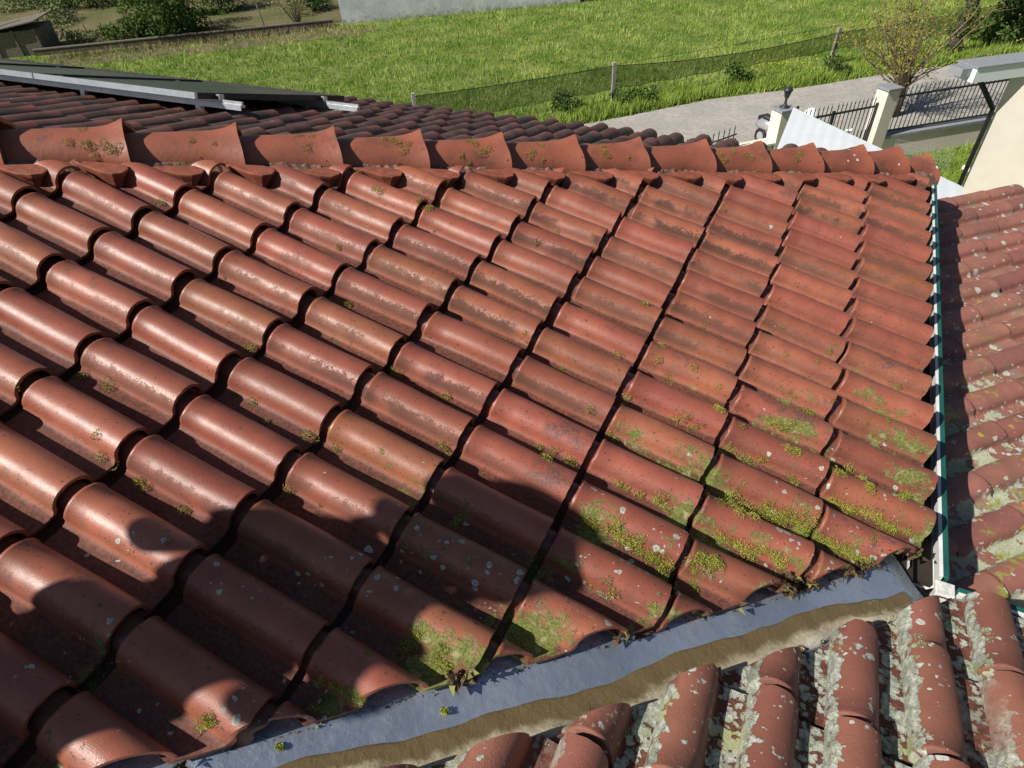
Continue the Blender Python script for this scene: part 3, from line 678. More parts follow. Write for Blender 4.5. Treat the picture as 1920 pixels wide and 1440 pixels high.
for y, lab, x1 in ((3.05, 'silver mounting rail under the near edge of the solar panels', -3.50), (4.02, 'silver mounting rail under the far edge of the solar panels', -3.36)):
    o = empty('mounting_rail', (-5.5, y, pz(y) - .05), lab, 'rail', 'rails under the solar panels')
    c = np.array([0, 2.88, pz(2.88)]) + PU * ((y - 2.88) / math.cos(TP)) - PN * .045; L_ = 8.0
    cc = c + PX * (x1 - L_ / 2)
    mb = MB(); mb.box(cc, L_, .038, .016, PX, PU); mb.box(cc + PN * .018, L_, .014, .020, PX, PU); mb.box(cc - PU * .017 - PN * .016, L_, .005, .02, PX, PU); mb.build('rail_profile', M['alu'], o)
    for xb in (-3.72, -5.385, -7.05):
        mb = MB(); mb.box(c + PX * (xb + .02) + PN * .052, .035, .04, .012, PX, PU); mb.box(c + PX * (xb + .035) + PN * .036, .006, .04, .04, PX, PU); mb.build('clamp', M['alu'], o)
    for xb in (-3.9, -5.1, -6.4):
        mb = MB(); mb.box(c + PX * xb - PN * .05, .05, .03, .09, PX, PU); mb.build('bracket', M['alu'], o)

# ------------------------------------------------------------------ ground, road, field
def ground_mat(name, cols, s1=.6, s2=9, rough=1.0, b=.05):
    s = NT(name); a = s.noise(s1, 5, .6); f = s.noise(s2, 5, .7)
    c = s.mix(s.ramp(a, .35, .65), (*cols[0], 1), (*cols[1], 1)); c = s.mix(s.mul(s.ramp(f, .42, .66), .7), c, (*cols[2], 1))
    return s.out(c, rough, 0, s.noise(s2 * 2, 4, .7), b, .8, .1)
M['field'] = ground_mat('field turf', [(.12, .20, .035), (.27, .30, .09), (.06, .10, .022)])
M['soil'] = ground_mat('garden soil', [(.20, .155, .09), (.12, .125, .05), (.08, .11, .03)], .35, 4)
M['road'] = ground_mat('pale worn road', [(.46, .43, .39), (.39, .365, .33), (.30, .28, .25)], .8, 5, .9, .01)
M['grass'] = moss_mat('grass blades', (.09, .17, .020), (.27, .38, .06), (.52, .55, .18))
M['leaf'] = moss_mat('bush leaves', (.035, .075, .016), (.085, .14, .03), (.17, .22, .06))
M['leafpale'] = moss_mat('pale shrub leaves', (.12, .14, .06), (.22, .25, .11), (.34, .36, .2))
M['leafyellow'] = moss_mat('young yellow leaves', (.12, .14, .02), (.24, .23, .04), (.36, .27, .05))
M['flower'] = moss_mat('yellow flowers', (.45, .42, .03), (.6, .55, .05), (.7, .65, .1))
M['dry'] = moss_mat('dry stalks', (.18, .12, .08), (.30, .22, .15), (.40, .32, .22))
def sheet(name, poly, z, mat, kind='structure'):
    V = [(p[0], p[1], z) for p in poly]; return tag(link(name, mesh(name, V, [tuple(range(len(V)))]), mat), kind=kind)
sheet('ground', [(-160, -60), (120, -60), (120, 190), (-160, 190)], 0, M['field'])
far = [(-30, 2), (-14, 15.4), (-7.91, 21.33), (-6.49, 22.78), (-4.49, 25.0), (-1.43, 27.3), (.7, 29.25), (3.97, 32.0), (6.29, 34.05), (30, 56)]
near = [(34, 50), (8, 26.8), (4.6, 23.6), (1.3, 21.0), (-1.2, 18.6), (-4.2, 15.6), (-12, 8), (-26, -6)]
sheet('road', far + near, .012, M['road'])
sheet('garden_soil', [(-27.6, 32.6), (-39.8, 22.9), (-70, 10), (-90, 60), (-60, 80), (-20, 60), (-23, 36)], .012, M['soil'])
sheet('dry_verge', [(-26.6, 31.6), (-39.2, 21.9), (-37, 20.9), (-31, 25.2), (-25.4, 29.6), (-23.8, 31.8)], .010, M['road'] if 0 else ground_mat('dry grass strip', [(.25, .19, .13), (.19, .14, .09), (.12, .14, .05)], 1.5, 9))

def blades(L, x, y, h, n, spread, r, z=0.0, lean=.5, wd=.018):
    for k in range(n):
        a = rng.random() * 6.283; bx, by = x + rng.normal(0, spread), y + rng.normal(0, spread); hh = h * rng.uniform(.5, 1.1); le = hh * lean * rng.random()
        c, s_ = math.cos(a) * wd, math.sin(a) * wd; t = rng.random() * 6.283; n0 = len(L.v)
        L.v += [(bx - c, by - s_, z), (bx + c, by + s_, z), (bx + math.cos(t) * le, by + math.sin(t) * le, z + hh)]; L.f.append((n0, n0 + 1, n0 + 2)); L.r += [min(1, max(0, r + rng.normal(0, .16)))] * 3
def in_poly(x, y, poly):
    c = False; n = len(poly)
    for i in range(n):
        (x1, y1), (x2, y2) = poly[i], poly[(i + 1) % n]
        if (y1 > y) != (y2 > y) and x < (x2 - x1) * (y - y1) / (y2 - y1) + x1: c = not c
    return c
ROAD = far + near; SOIL = [(-26.4, 31.6), (-39.8, 22.2), (-70, 10), (-90, 60), (-60, 80), (-20, 60), (-23, 36)]
def fn(x, y):   # smooth clumpiness
    return .5 + .22 * math.sin(x * .9 + 1.3 * math.sin(y * .7)) + .18 * math.sin(y * 1.7 + x * .6 + 2) + .12 * math.sin(x * 3.1 - y * 2.3)
L = Leaves(); cnt = 0
while cnt < 42000:
    px_, py_ = random.uniform(40, 1940), 300 * random.random() ** 1.05 - 14
    g = gp(px_, py_); x, y = g[0], g[1]
    if g[1] > 75 or in_poly(x, y, ROAD) or in_poly(x, y, SOIL) or y < 12: continue
    f = fn(x, y) * .6 + .4 * fn(x * 3.1 + 5, y * 2.7); d = math.hypot(x, y)
    if random.random() < .06: blades(L, x, y, .5 * random.random(), 6, .12, .05 + .9 * random.random(), 0, .9, .012)
    cnt += 1; blades(L, x, y, .10 + .22 * f * random.random(), 3, .05 * d / 25, -.1 + 1.15 * f, 0, .8, .0045 * d / 12)
tag(L.build('meadow_grass', M['grass']), 'bright green meadow grass of the field across the road', 'grass', None, 'stuff')
# rank weeds along the road verge, one object
L = Leaves()
for k in range(2600):
    t = random.random(); i = random.choice([1, 2, 3, 4, 5, 6, 7]); a, b = np.array(far[i]), np.array(far[i + 1]); p = a + (b - a) * t + np.array([-.64, .77]) * abs(random.gauss(0, .55)) + np.array([-.05, .06])
    blades(L, p[0], p[1], .18 + .28 * random.random(), 5, .07, .22 + .4 * random.random(), 0, .6, .02)
tag(L.build('verge_weeds', M['grass']), 'ragged green weeds along the far edge of the road', 'weeds', None, 'stuff')
L = Leaves()
for k in range(330):
    g = gp(random.gauss(1450, 46), random.gauss(133, 10)); L.tri(np.array([g[0], g[1], .25 + .2 * random.random()]), random.uniform(.03, .06), np.array([0, 0, 1.]), random.random(), .8)
tag(L.build('flower_patch', M['flower']), 'patch of small yellow flowers on the verge behind the sagging net', 'flowers', None, 'stuff')

def leaf_ball(L, c, rx, ry, rz, n, size, rb=.45, dark=0):
    nb_ = 9; cs_ = [np.array(c) + rng.normal(0, .42, 3) * [rx, ry, rz] for _ in range(nb_)]
    for k in range(n):
        q = cs_[k % nb_]; d = rng.normal(0, 1, 3); d /= np.linalg.norm(d); rr = rng.random() ** .35 * .55
        p = q + d * np.array([rx, ry, rz]) * rr
        if p[2] < .02: p[2] = .02 + .1 * rng.random()
        L.tri(p, size * rng.uniform(.6, 1.3), d, min(1, max(0, rb + .22 * (k % nb_ / nb_ - .5) * 2 + rng.normal(0, .15))), .5)
def bush(name, x, y, rx, rz, n, size, mat, lab, cat='bush', group=None, stems=True):
    g = gp(x, y); o = empty(name, (g[0], g[1], 0), lab, cat, group)
    L = Leaves(); leaf_ball(L, (g[0], g[1], rz * .75), rx, rx * .9, rz, n, size); L.build('foliage', mat, o)
    if stems:
        mb = MB()
        for k in range(7):
            a = k * .9; mb.tube([(g[0], g[1], -.02), (g[0] + math.cos(a) * rx * .3, g[1] + math.sin(a) * rx * .3, rz * .6), (g[0] + math.cos(a) * rx * .6, g[1] + math.sin(a) * rx * .6, rz * 1.2)], [.03, .02, .008], 5)
        mb.build('stem', M['bark'], o)
    return o
G = 'bushes in the vegetable garden beyond the field'
bush('bush', 340, 66, 2.2, 1.9, 7000, .14, M['leaf'], 'largest dense green bush in the garden, beside the dark shaded strip', 'bush', G)
bush('bush', 268, 70, 1.3, .7, 2400, .12, M['leaf'], 'low leafy green bush just left of the largest garden bush', 'bush', G)
bush('bush', 215, 74, 1.0, .45, 1500, .10, M['leafpale'], 'small pale green bush by the garden wall, below the thin post', 'bush', G)
bush('bush', 172, 12, 2.0, .8, 2600, .14, M['leaf'], 'dark green bush at the top edge of the photo, behind the bare soil', 'bush', G)
bush('bush', 262, 8, 1.8, .8, 2200, .13, M['leaf'], 'green bush at the top edge between two other garden bushes', 'bush', G)
bush('bush', 150, 84, .8, .45, 900, .10, M['leafpale'], 'smallest grey green bush next to the dark shed', 'bush', G)
bush('bush', 50, 14, 2.2, .7, 2000, .14, M['leafpale'], 'pale scrub at the far top left corner of the photo', 'bush', G)
bush('bush', 415, 22, 1.8, 2.4, 5200, .12, M['leaf'], 'tall dark bush in the shaded strip at the top edge', 'bush', G)
bush('bush', 120, 40, 1.6, .5, 1600, .12, M['leafpale'], 'low grey green bush above the dark shed in the bare soil', 'bush', G)
bush('bush', 590, 20, 1.4, .6, 1600, .12, M['leaf'], 'low green bush right against the left end of the whitewashed wall', 'bush', G)
# twiggy shrub
g = gp(560, 52); o = empty('bare_shrub', (g[0], g[1], 0), 'nearly leafless twiggy shrub left of the whitewashed wall', 'shrub')
mb = MB()
for k in range(60):
    a = random.random() * 6.28; le = random.uniform(1.2, 2.1); ti = random.uniform(.1, .75)
    p0 = np.array([g[0], g[1], 0]); p1 = p0 + np.array([math.cos(a) * ti * le * .5, math.sin(a) * ti * le * .5, le * .55]); p2 = p0 + np.array([math.cos(a + .2) * ti * le, math.sin(a + .2) * ti * le, le])
    mb.tube([p0, p1, p2], [.018, .012, .005], 4)
mb.build('twigs', M['twig'], o); L = Leaves(); leaf_ball(L, (g[0], g[1], 1.2), .9, .9, .8, 500, .06, .6); L.build('foliage', M['leafpale'], o)
# weeds in the verge that can be told apart
GW = 'weed clumps at the foot of the net fence'
bush('weed_clump', 1383, 158, .55, .42, 900, .09, M['leaf'], 'dark glossy weed clump halfway between the two net posts', 'weed', GW, False)
bush('weed_clump', 1565, 142, .55, .40, 900, .09, M['leaf'], 'dark leafy weed clump at the foot of the leaning post', 'weed', GW, False)
bush('weed_clump', 1172, 195, .45, .35, 700, .08, M['leaf'], 'dark weed clump right of the upright white net post', 'weed', GW, False)
bush('weed_clump', 1060, 205, .6, .35, 900, .08, M['leaf'], 'broad weed clump left of the upright white net post', 'weed', GW, False)
bush('weed_clump', 1210, 190, .5, .3, 700, .08, M['leaf'], 'second weed clump right of the upright white net post', 'weed', GW, False)
L = Leaves()
for k in range(600):
    t = random.random(); p = np.array([-26.9, 31.7]) * (1 - t) + np.array([-38.8, 22.2]) * t; blades(L, p[0] + random.gauss(0, .3), p[1] + random.gauss(0, .3), .3, 3, .1, .5, 0, .5, .02)
tag(L.build('dry_grass', M['dry']), 'dry brownish grass along the low garden wall', 'dry grass', None, 'stuff')

# ------------------------------------------------------------------ far walls, shed, poles
def wall_between(name, p, q, h, t, mat, lab, cat, cap=None):
    p = np.array([*p, 0.]); q = np.array([*q, 0.]); L_ = np.linalg.norm(q - p); ax = (q - p) / L_; c = (p + q) / 2
    o = empty(name, c, lab, cat); mb = MB(); mb.box(c + [0, 0, h / 2 - .05], L_, t, h + .1, ax); mb.build('wall_body', mat, o)
    if cap: mb = MB(); mb.box(c + [0, 0, h + cap[0] / 2], L_ + .04, t + cap[1], cap[0], ax); mb.build('coping', cap[2], o)
    return o
sw = NT('stained whitewash'); nz = sw.noise(.9, 6, .7); n3 = sw.noise(5, 5, .75); zz = sw.sep(sw.P)[2]
cw = sw.mix(sw.ramp(nz, .35, .65), (.62, .63, .64, 1), (.46, .47, .48, 1)); cw = sw.mix(sw.ramp(sw.add(n3, sw.mul(zz, -.5)), .30, .62), cw, (.26, .25, .23, 1))
M['whitewash'] = sw.out(cw, .95, 0, n3, .02)
wall_between('whitewashed_wall', (-27.1, 32.5), (-15.4, 40.2), 2.6, .3, M['whitewash'], 'long stained whitewashed wall at the top of the field', 'wall', (.08, .1, M['greypaint']))
wall_between('garden_wall', (-27.4, 32.0), (-40.5, 22.4), .28, .2, M['bark'], 'low dark stone wall between the field and the garden', 'wall', (.05, .06, M['oldwood']))
wall_between('boundary_wall', (-15.4, 40.3), (-2, 47), .25, .25, M['bark'], 'very low dark wall continuing right of the whitewashed wall', 'wall')
def zat(x, y, P): d = ray(x, y); return 8 + d[2] * math.hypot(P[0], P[1]) / math.hypot(d[0], d[1])
# shed
g = gp(60, 104); o = empty('shed', (g[0], g[1], 0), 'low dark tumbledown shed with a sloping sheet roof at the left edge', 'shed')
d_ = np.array([.79, .62, 0]); e_ = np.array([-.62, .79, 0]); c = np.array([g[0], g[1], 0]) - d_ * 1.5 + e_ * 1.2
mb = MB(); mb.box(c + [0, 0, .6], 4.6, 2.4, 1.2, d_); mb.build('shed_wall', M['oldwood'], o)
mb = MB()
for k in range(5): mb.box(c + d_ * (-2.2 + k * 1.1) - e_ * 1.23 + [0, 0, .62], .09, .06, 1.3, d_)
mb.box(c - e_ * 1.235 + [0, 0, 1.16], 4.6, .05, .09, d_); mb.build('shed_frame', M['oldwood'], o)
mb = MB(); mb.box(c - d_ * .7 - e_ * 1.24 + [0, 0, .58], .9, .03, 1.0, d_); mb.build('tarpaulin', M['greypaint'], o)
mb = MB(); up = np.array([.05, .12, 1.]); ax_ = d_ + [0, 0, .12]; mb.box(c + [0, 0, 1.32], 5.0, 2.8, .05, ax_ / np.linalg.norm(ax_)); mb.build('shed_roof', M['oldwood'], o)
g = gp(24, 104); P = np.array([g[0], g[1], 0]); q = gp(2, 40, 0); top = P + np.array([-1.4, -.6, 3.6])
mb = MB(); mb.tube([P, (P + top) / 2, top], [.17, .15, .13], 10); o = mb.build('leaning_pole', M['oldwood'], None, True); tag(o, 'thick grey wooden pole leaning beside the shed at the left edge', 'pole')
mb = MB(); P2_ = P + np.array([.55, .2, 0]); mb.tube([P2_, P2_ + np.array([-1.0, -.4, 1.7])], [.06, .05], 8); o = mb.build('pole_brace', M['concrete'], None, True); tag(o, 'pale strut propped against the leaning pole', 'pole')
for (x, y, h, lab) in [(262, 77, 1.7, 'tallest thin stake standing behind the small pale bush'), (172, 76, 1.25, 'short thin stake between the shed and the pale bush'), (500, 60, 1.4, 'thin stake in front of the dark shaded strip'), (104, 96, 1.3, 'thin leaning stake right beside the shed')]:
    g = gp(x, y); mb = MB(); mb.tube([(g[0], g[1], 0), (g[0] - .15, g[1] - .05, h)], [.035, .03], 6); tag(mb.build('garden_stake', M['oldwood'], None, True), lab, 'stake', 'thin stakes in the garden')

# ------------------------------------------------------------------ net fence along the verge
F0 = gp(700, 215); F1 = np.array([-7.79, 23.92, 0]); F2 = np.array([-.66, 30.6, 0]); F3 = np.array([5.3, 36.6, 0])
F0 = F1 + (F1 - F2) / np.linalg.norm(F1 - F2) * 7.5; F0[2] = 0; F00 = F0 + (F0 - F1)
o = empty('net_fence', F1, 'sagging dark green net fence on white posts along the field', 'fence')
for p, lean in ((F0, (0, 0)), (F1, (.03, .03)), (F2, (-.10, .26)), (F3, (0, 0))):
    mb = MB(); mb.box(p + np.array([lean[0] / 2, lean[1] / 2, .66]), .12, .12, 1.40, (.74, .67, 0)); pm = mb.build('post', M['concrete'], o)
nm = NT('green shade net'); nm.plug(nm.p.inputs['Base Color'], (.018, .035, .018)); nm.p.inputs['Roughness'].default_value = .9
w1 = nm.math('LESS_THAN', nm.math('FRACT', nm.math('MULTIPLY', nm.sep(nm.P)[2], 40)), .28); w2 = nm.math('LESS_THAN', nm.math('FRACT', nm.math('MULTIPLY', nm.sep(nm.P)[0], 50)), .28)
nm.plug(nm.p.inputs['Alpha'], nm.math('MAXIMUM', nm.math('MULTIPLY', nm.math('MAXIMUM', w1, w2), 1.0), .05)); M['net'] = nm.m
M['nettop'] = simple('net hem', (.02, .03, .02), None, 20, .9)
def net(a, b, zt0, zt1, zb0, zb1, sag):
    V, F = [], []; n = 24
    for i in range(n + 1):
        t = i / n; p = a + (b - a) * t; zt = zt0 + (zt1 - zt0) * t - sag * 4 * t * (1 - t) * .5; zb = zb0 + (zb1 - zb0) * t + .03 * math.sin(i * 1.7)
        V += [(p[0] + .03 * math.sin(i), p[1], zb), (p[0] + .04 * math.sin(i * .7), p[1] + .03 * math.sin(i * 1.3), (zt + zb) / 2), (p[0], p[1], zt)]
    for i in range(n): F += [(3 * i, 3 * i + 3, 3 * i + 4, 3 * i + 1), (3 * i + 1, 3 * i + 4, 3 * i + 5, 3 * i + 2)]
    link('net', mesh('net', V, F, True), M['net'], o)
    mb = MB(); mb.tube([V[3 * i + 2] for i in range(n + 1)], .014, 5); mb.build('top_hem', M['nettop'], o)
    mb = MB(); mb.tube([V[3 * i] for i in range(n + 1)], .008, 4); mb.build('bottom_hem', M['nettop'], o)
net(F0, F1, 1.25, 1.25, .25, .42, .10); net(F1, F2, 1.25, 1.2, .42, .55, .42); net(F2, F3, 1.2, 1.25, .6, .3, .15)
mb = MB(); mb.tube([F1 + [0, 0, 1.28], (F1 + F2) / 2 + [0, 0, 1.34], F2 + [0, .2, 1.42]], .008, 4); mb.build('wire', M['nettop'], o)

# ------------------------------------------------------------------ trees
def limb(mb, p, d, L_, r, n=5, curl=.25, up=.25):
    pts = [np.array(p, float)]; d = np.array(d, float)
    for i in range(n):
        d = d + rng.normal(0, curl, 3) * .4 + np.array([0, 0, up]) * .25; d /= np.linalg.norm(d); pts.append(pts[-1] + d * L_ / n)
    mb.tube(pts, [r * (1 - .8 * i / n) for i in range(n + 1)], 6); return pts
g = gp(1688, 208); T = np.array([g[0] - .25, g[1] - .6, 0]); kz = zat(1705, 150, T)
o = empty('pollarded_tree', T, 'pollarded tree sprouting many thin upright shoots with sparse yellow leaves behind the gate pillar', 'tree')
mb = MB(); mb.tube([T, T + [.05, .0, kz * .5], T + [.0, .05, kz * .9], T + [.02, .0, kz]], [.19, .15, .17, .22], 10); mb.build('trunk', M['bark'], o, True)
mb = MB(); Lf = Leaves()
for k in range(62):
    a = random.random() * 6.28; ti = random.uniform(.12, 1.5); d = np.array([math.cos(a) * ti - .15, math.sin(a) * ti, 1.]); d /= np.linalg.norm(d)
    pts = limb(mb, T + [math.cos(a) * .16, math.sin(a) * .16, kz + random.uniform(-.25, .05)], d, random.uniform(1.6, 3.6), random.uniform(.012, .034), 6, .3, .2)
    for q in pts[2:]:
        for m in range(random.randint(0, 5)): Lf.tri(q + rng.normal(0, .11, 3), rng.uniform(.035, .085), np.array([0, 0, 1.]), random.random(), .2)
        if random.random() < .5:
            sub = limb(mb, q, (q - T) / np.linalg.norm(q - T) * .4 + rng.normal(0, .6, 3), .6, .008, 3)
            for z in sub:
                for m in range(4): Lf.tri(z + rng.normal(0, .10, 3), rng.uniform(.03, .08), np.array([0, 0, 1.]), random.random(), .2)
mb.build('shoots', M['twig'], o); Lf.build('foliage', M['leafyellow'], o)
g = gp(1785, 104); T = np.array([g[0], g[1], 0])
o = empty('ivy_tree', T, 'thick dark ivy-covered tree trunk rising out of the top right of the photo', 'tree')
mb = MB(); tp = [T, T + [-.1, .0, .8], T + [.05, .0, 1.7], T + [-.15, 0, 2.8], T + [.1, 0, 4.2], T + [.2, .1, 6]]; mb.tube(tp, [.32, .24, .2, .22, .18, .12], 12); mb.build('trunk', M['bark'], o, True)
mb = MB(); crown = Leaves()
for k in range(16):
    a = k * 2.4; pts = limb(mb, T + [0, 0, 3.4 + .16 * k], (math.cos(a), math.sin(a), .7), 2.6, .06, 5)
    leaf_ball(crown, pts[-1], 1.0, 1.0, .8, 520, .13, .35)
mb.build('limbs', M['bark'], o); crown.build('crown', M['leaf'], o)
L = Leaves()
for k in range(2400):
    t = random.random(); i = min(4, int(t * 4)); f = t * 4 - i; p = tp[i] + (tp[i + 1] - tp[i]) * f; a = random.random() * 6.28; r = .26 * (.7 + .5 * math.sin(t * 17) ** 2)
    L.tri(p + np.array([math.cos(a) * r, math.sin(a) * r, 0]), .09, np.array([math.cos(a), math.sin(a), 0]), random.random() * .5, .6)
L.build('ivy', M['leaf'], o)
GB = 'dark bushes behind the ivy-covered trunk'
bush('dark_bush', 1905, 78, 1.5, 1.1, 3800, .13, M['leaf'], 'dark bush at the right edge behind the flat roof', 'bush', GB)
bush('dark_bush', 1848, 78, 1.0, .6, 1800, .12, M['leaf'], 'lower dark bush between the ivy trunk and the edge bush', 'bush', GB)

# ------------------------------------------------------------------ garden boundary: pillars, gate, railings
PL1 = np.array([-1.26, 18.55, 0]); PL2 = np.array([1.17, 20.9, 0]); dg = (PL2 - PL1) / np.linalg.norm(PL2 - PL1); d2 = np.array([.765, .644, 0])
def pillar(P, s_, h, lab):
    o = empty('gate_pillar', P, lab, 'pillar', 'rendered gate pillars'); mb = MB(); mb.box(P + [0, 0, h / 2], s_, s_, h, dg); mb.build('shaft', M['render'], o, False, .01)
    mb = MB(); mb.box(P + [0, 0, h + .03], s_ + .08, s_ + .08, .06, dg); mb.build('cap', M['greypaint'], o, False, .006)
pillar(PL1, .42, 2.0, 'cream gate pillar carrying the black lantern'); pillar(PL2, .42, 2.05, 'cream gate pillar with grey cap in front of the pollarded tree')
def spear(mb, p, z): mb.lathe(p + np.array([0, 0, z]), [(.006, 0), (.022, .03), (.012, .06), (.002, .13)], 5)
def railing(mb, a, b, z0, z1, n, top=.16, lo=None, arc=0.0):
    d = (b - a) / np.linalg.norm(b - a)
    for i in range(n):
        t = (i + .5) / n; p = a + (b - a) * t; zz_ = z1 - arc * math.sin(math.pi * t)
        mb.box(p + [0, 0, (z0 + zz_ + top) / 2], .018, .018, zz_ + top - z0, d); spear(mb, p, zz_ + top)
    L_ = np.linalg.norm(b - a)
    if arc: mb.tube([a + (b - a) * t + [0, 0, z1 - arc * math.sin(math.pi * t)] for t in np.linspace(0, 1, 13)], .02, 6); mb.tube([a + (b - a) * t + [0, 0, z1 - .12 - arc * math.sin(math.pi * t)] for t in np.linspace(0, 1, 13)], .015, 6)
    else: mb.box((a + b) / 2 + [0, 0, z1], L_, .035, .05, d)
    mb.box((a + b) / 2 + [0, 0, z0], L_, .03, .045, d)
o = empty('driveway_gate', (PL1 + PL2) / 2, 'grey double gate of spear-topped bars between the two cream pillars', 'gate')
a = PL1 + dg * .26; b = PL2 - dg * .26; m_ = (a + b) / 2
for p, q in ((a, m_ - dg * .01), (m_ + dg * .01, b)):  # two leaves
    mb = MB(); railing(mb, p + dg * .03, q - dg * .03, .22, 1.62, 10); mb.build('leaf_bars', M['iron'], o)
    mb = MB(); mb.box(p + [0, 0, .92], .06, .05, 1.56, dg); mb.build('leaf_stile', M['iron'], o); mb = MB(); mb.box(q + [0, 0, .92], .06, .05, 1.56, dg); mb.build('leaf_stile', M['iron'], o)
    mb = MB(); mb.box((p + q) / 2 + [0, 0, .28], np.linalg.norm(q - p), .02, .36, dg); mb.build('kick_panel', M['iron'], o)
    mb = MB()
    for i in range(10): pp = p + (q - p) * ((i + 1) / 11); mb.box(pp + [0, 0, .72], .014, .014, .55, dg)
    mb.build('lower_bars', M['iron'], o)
E2_ = PL2 + d2 * 7.0
o = empty('railing_wall', PL2 + d2 * 3.5, 'cream garden wall with grey coping topped by spear-pointed railings right of the gate', 'fence')
a = PL2 + d2 * .25; b = E2_; c = (a + b) / 2
mb = MB(); mb.box(c + [0, 0, .33], np.linalg.norm(b - a), .20, .66, d2); mb.build('wall_body', M['render'], o)
mb = MB(); mb.box(c + [0, 0, .70], np.linalg.norm(b - a), .30, .10, d2); mb.build('coping', M['greypaint'], o, False, .008)
mb = MB(); railing(mb, a, b, .84, 1.78, 46); mb.build('railing_bars', M['iron'], o)
# left: low wall stub and curved railing
dl = np.array([-.72, -.69, 0]); a = PL1 + dl * .25; b = PL1 + dl * 1.3
o = empty('wall_stub', (a + b) / 2, 'short low cream wall joining the lantern pillar', 'wall'); mb = MB(); mb.box((a + b) / 2 + [0, 0, .58], 1.05, .34, 1.16, dl); mb.build('wall_body', M['render'], o)
mb = MB(); mb.box((a + b) / 2 + [0, 0, 1.19], 1.1, .42, .06, dl); mb.build('coping', M['render'], o)
o = empty('curved_railing', b + dl * 1.3, 'black railing with a dipping top rail and spear points just above the hip caps', 'fence')
mb = MB(); railing(mb, b + dl * .05, b + dl * 2.7, .3, 1.58, 17, .14, None, .14); mb.build('railing_bars', M['iron'], o)
mb = MB(); railing(mb, b + dl * 2.8, b + dl * 5.4, .3, 1.58, 17, .14, None, .14); mb.build('railing_bars', M['iron'], o)
# lantern
P = PL1 + [0, 0, 2.06]; o = empty('lantern', P, 'black lantern standing on the left gate pillar', 'lantern')
mb = MB(); mb.lathe(P, [(.13, 0), (.13, .02), (.06, .05), (.035, .10), (.028, .2), (.05, .23), (.03, .25)], 12); mb.build('lantern_base', M['iron'], o, True)
mb = MB(); mb.lathe(P + [0, 0, .25], [(.045, 0), (.095, .18)], 6); mb.build('lantern_glass', M['pv'], o)
mb = MB()
for k in range(6): a_ = k * math.pi / 3; mb.tube([P + [.048 * math.cos(a_), .048 * math.sin(a_), .25], P + [.1 * math.cos(a_), .1 * math.sin(a_), .44]], .008, 5)
mb.build('lantern_frame', M['iron'], o)
mb = MB(); mb.lathe(P + [0, 0, .43], [(.125, 0), (.12, .02), (.06, .08), (.02, .10), (.012, .14), (.002, .16)], 12); mb.build('lantern_roof', M['iron'], o, True)
# white cloth on the gate, white bundle
g = PL1 + (PL2 - PL1) * .72
L = MB(); q = g + [-.02, -.04, 1.05]
for (sx, sz, a_) in ((-.13, .05, .3), (.13, .03, -.3), (-.05, -.14, 1.2), (.07, -.15, -1.1)): L.tube([q, q + dg * sx * .6 + [0, 0, sz * .5], q + dg * sx + [0, 0, sz]], [.02, .055, .02], 7)
tag(L.build('white_rag', M['whitecloth'], None, True), 'small white rag tied to the bars of the gate', 'rag')
g = gp(1516, 236); mb = MB(); mb.lathe((g[0], g[1], 0), [(.15, 0), (.24, .12), (.26, .3), (.22, .46), (.13, .55), (.03, .58)], 16); tag(mb.build('white_bundle', M['whitecloth'], None, True), 'rounded white bundle behind the gate beside the lantern pillar', 'bundle')
# white corrugated roof
A_ = np.array([-.98, 17.48]); B_ = np.array([2.54, 13.87]); V, F = [], []; n = 150
for i in range(n + 1):
    t = i / n; e = A_ + (B_ - A_) * t; zc = 2.4 + .002 * math.sin(t * n * .62) ; back_ = np.array([e[0] * .96 + .02, min(e[1], 12.4 + .0 * t)])
    V += [(e[0], e[1], zc), (back_[0], back_[1] - .2, zc + .12)]
for i in range(n): F.append((2 * i, 2 * i + 2, 2 * i + 3, 2 * i + 1))
o = empty('carport', (0.5, 14.5, 0), 'triangular white ribbed carport roof between the hip caps and the gate', 'carport')
s_ = link('roof_sheet', mesh('roof_sheet', V, F), M['whitesheet'], o); m = s_.modifiers.new('s', 'SOLIDIFY'); m.thickness = .02
for p in ((-.85, 17.1), (.6, 15.6), (2.3, 13.8), (-.8, 12.6), (2.2, 12.6)):
    mb = MB(); mb.box((p[0], p[1], 1.18), .08, .08, 2.36); mb.build('post', M['greypaint'], o)
# scooter
g = gp(1462, 236, .75); S = np.array([g[0] - .1, g[1] + .1, 0]); o = empty('scooter', S, 'silver motor scooter with round headlight and one raised mirror parked by the pillar', 'scooter')
f = np.array([.80, -.60, 0]); sd = np.array([.60, .80, 0]); zv = np.array([0, 0, 1.])
mb = MB(); mb.tube([S - f * .75 + zv * .55, S - f * .5 + zv * .66, S - f * .15 + zv * .62, S - f * .0 + zv * .42], [.10, .20, .17, .08], 12); mb.build('rear_body', M['silver'], o, True)
mb = MB(); mb.tube([S - f * .72 + zv * .76, S - f * .45 + zv * .84, S - f * .1 + zv * .80], [.08, .12, .07], 10); mb.build('saddle', M['blackrub'], o, True)
mb = MB(); mb.tube([S + f * .02 + zv * .30, S + f * .30 + zv * .30], [.12, .12], 8); mb.build('footboard', M['blackrub'], o)
mb = MB(); mb.box(S + f * .36 + zv * .58, .06, .36, .62, f + zv * .0); mb.tube([S + f * .40 + zv * .86, S + f * .44 + zv * .98], [.11, .09], 10); mb.build('leg_shield', M['silver'], o, False, .025)
mb = MB(); mb.tube([S + f * .40 + zv * 1.0, S + f * .50 + zv * .98], [.10, .085], 14); mb.build('headlight', M['whitesheet'], o, True)
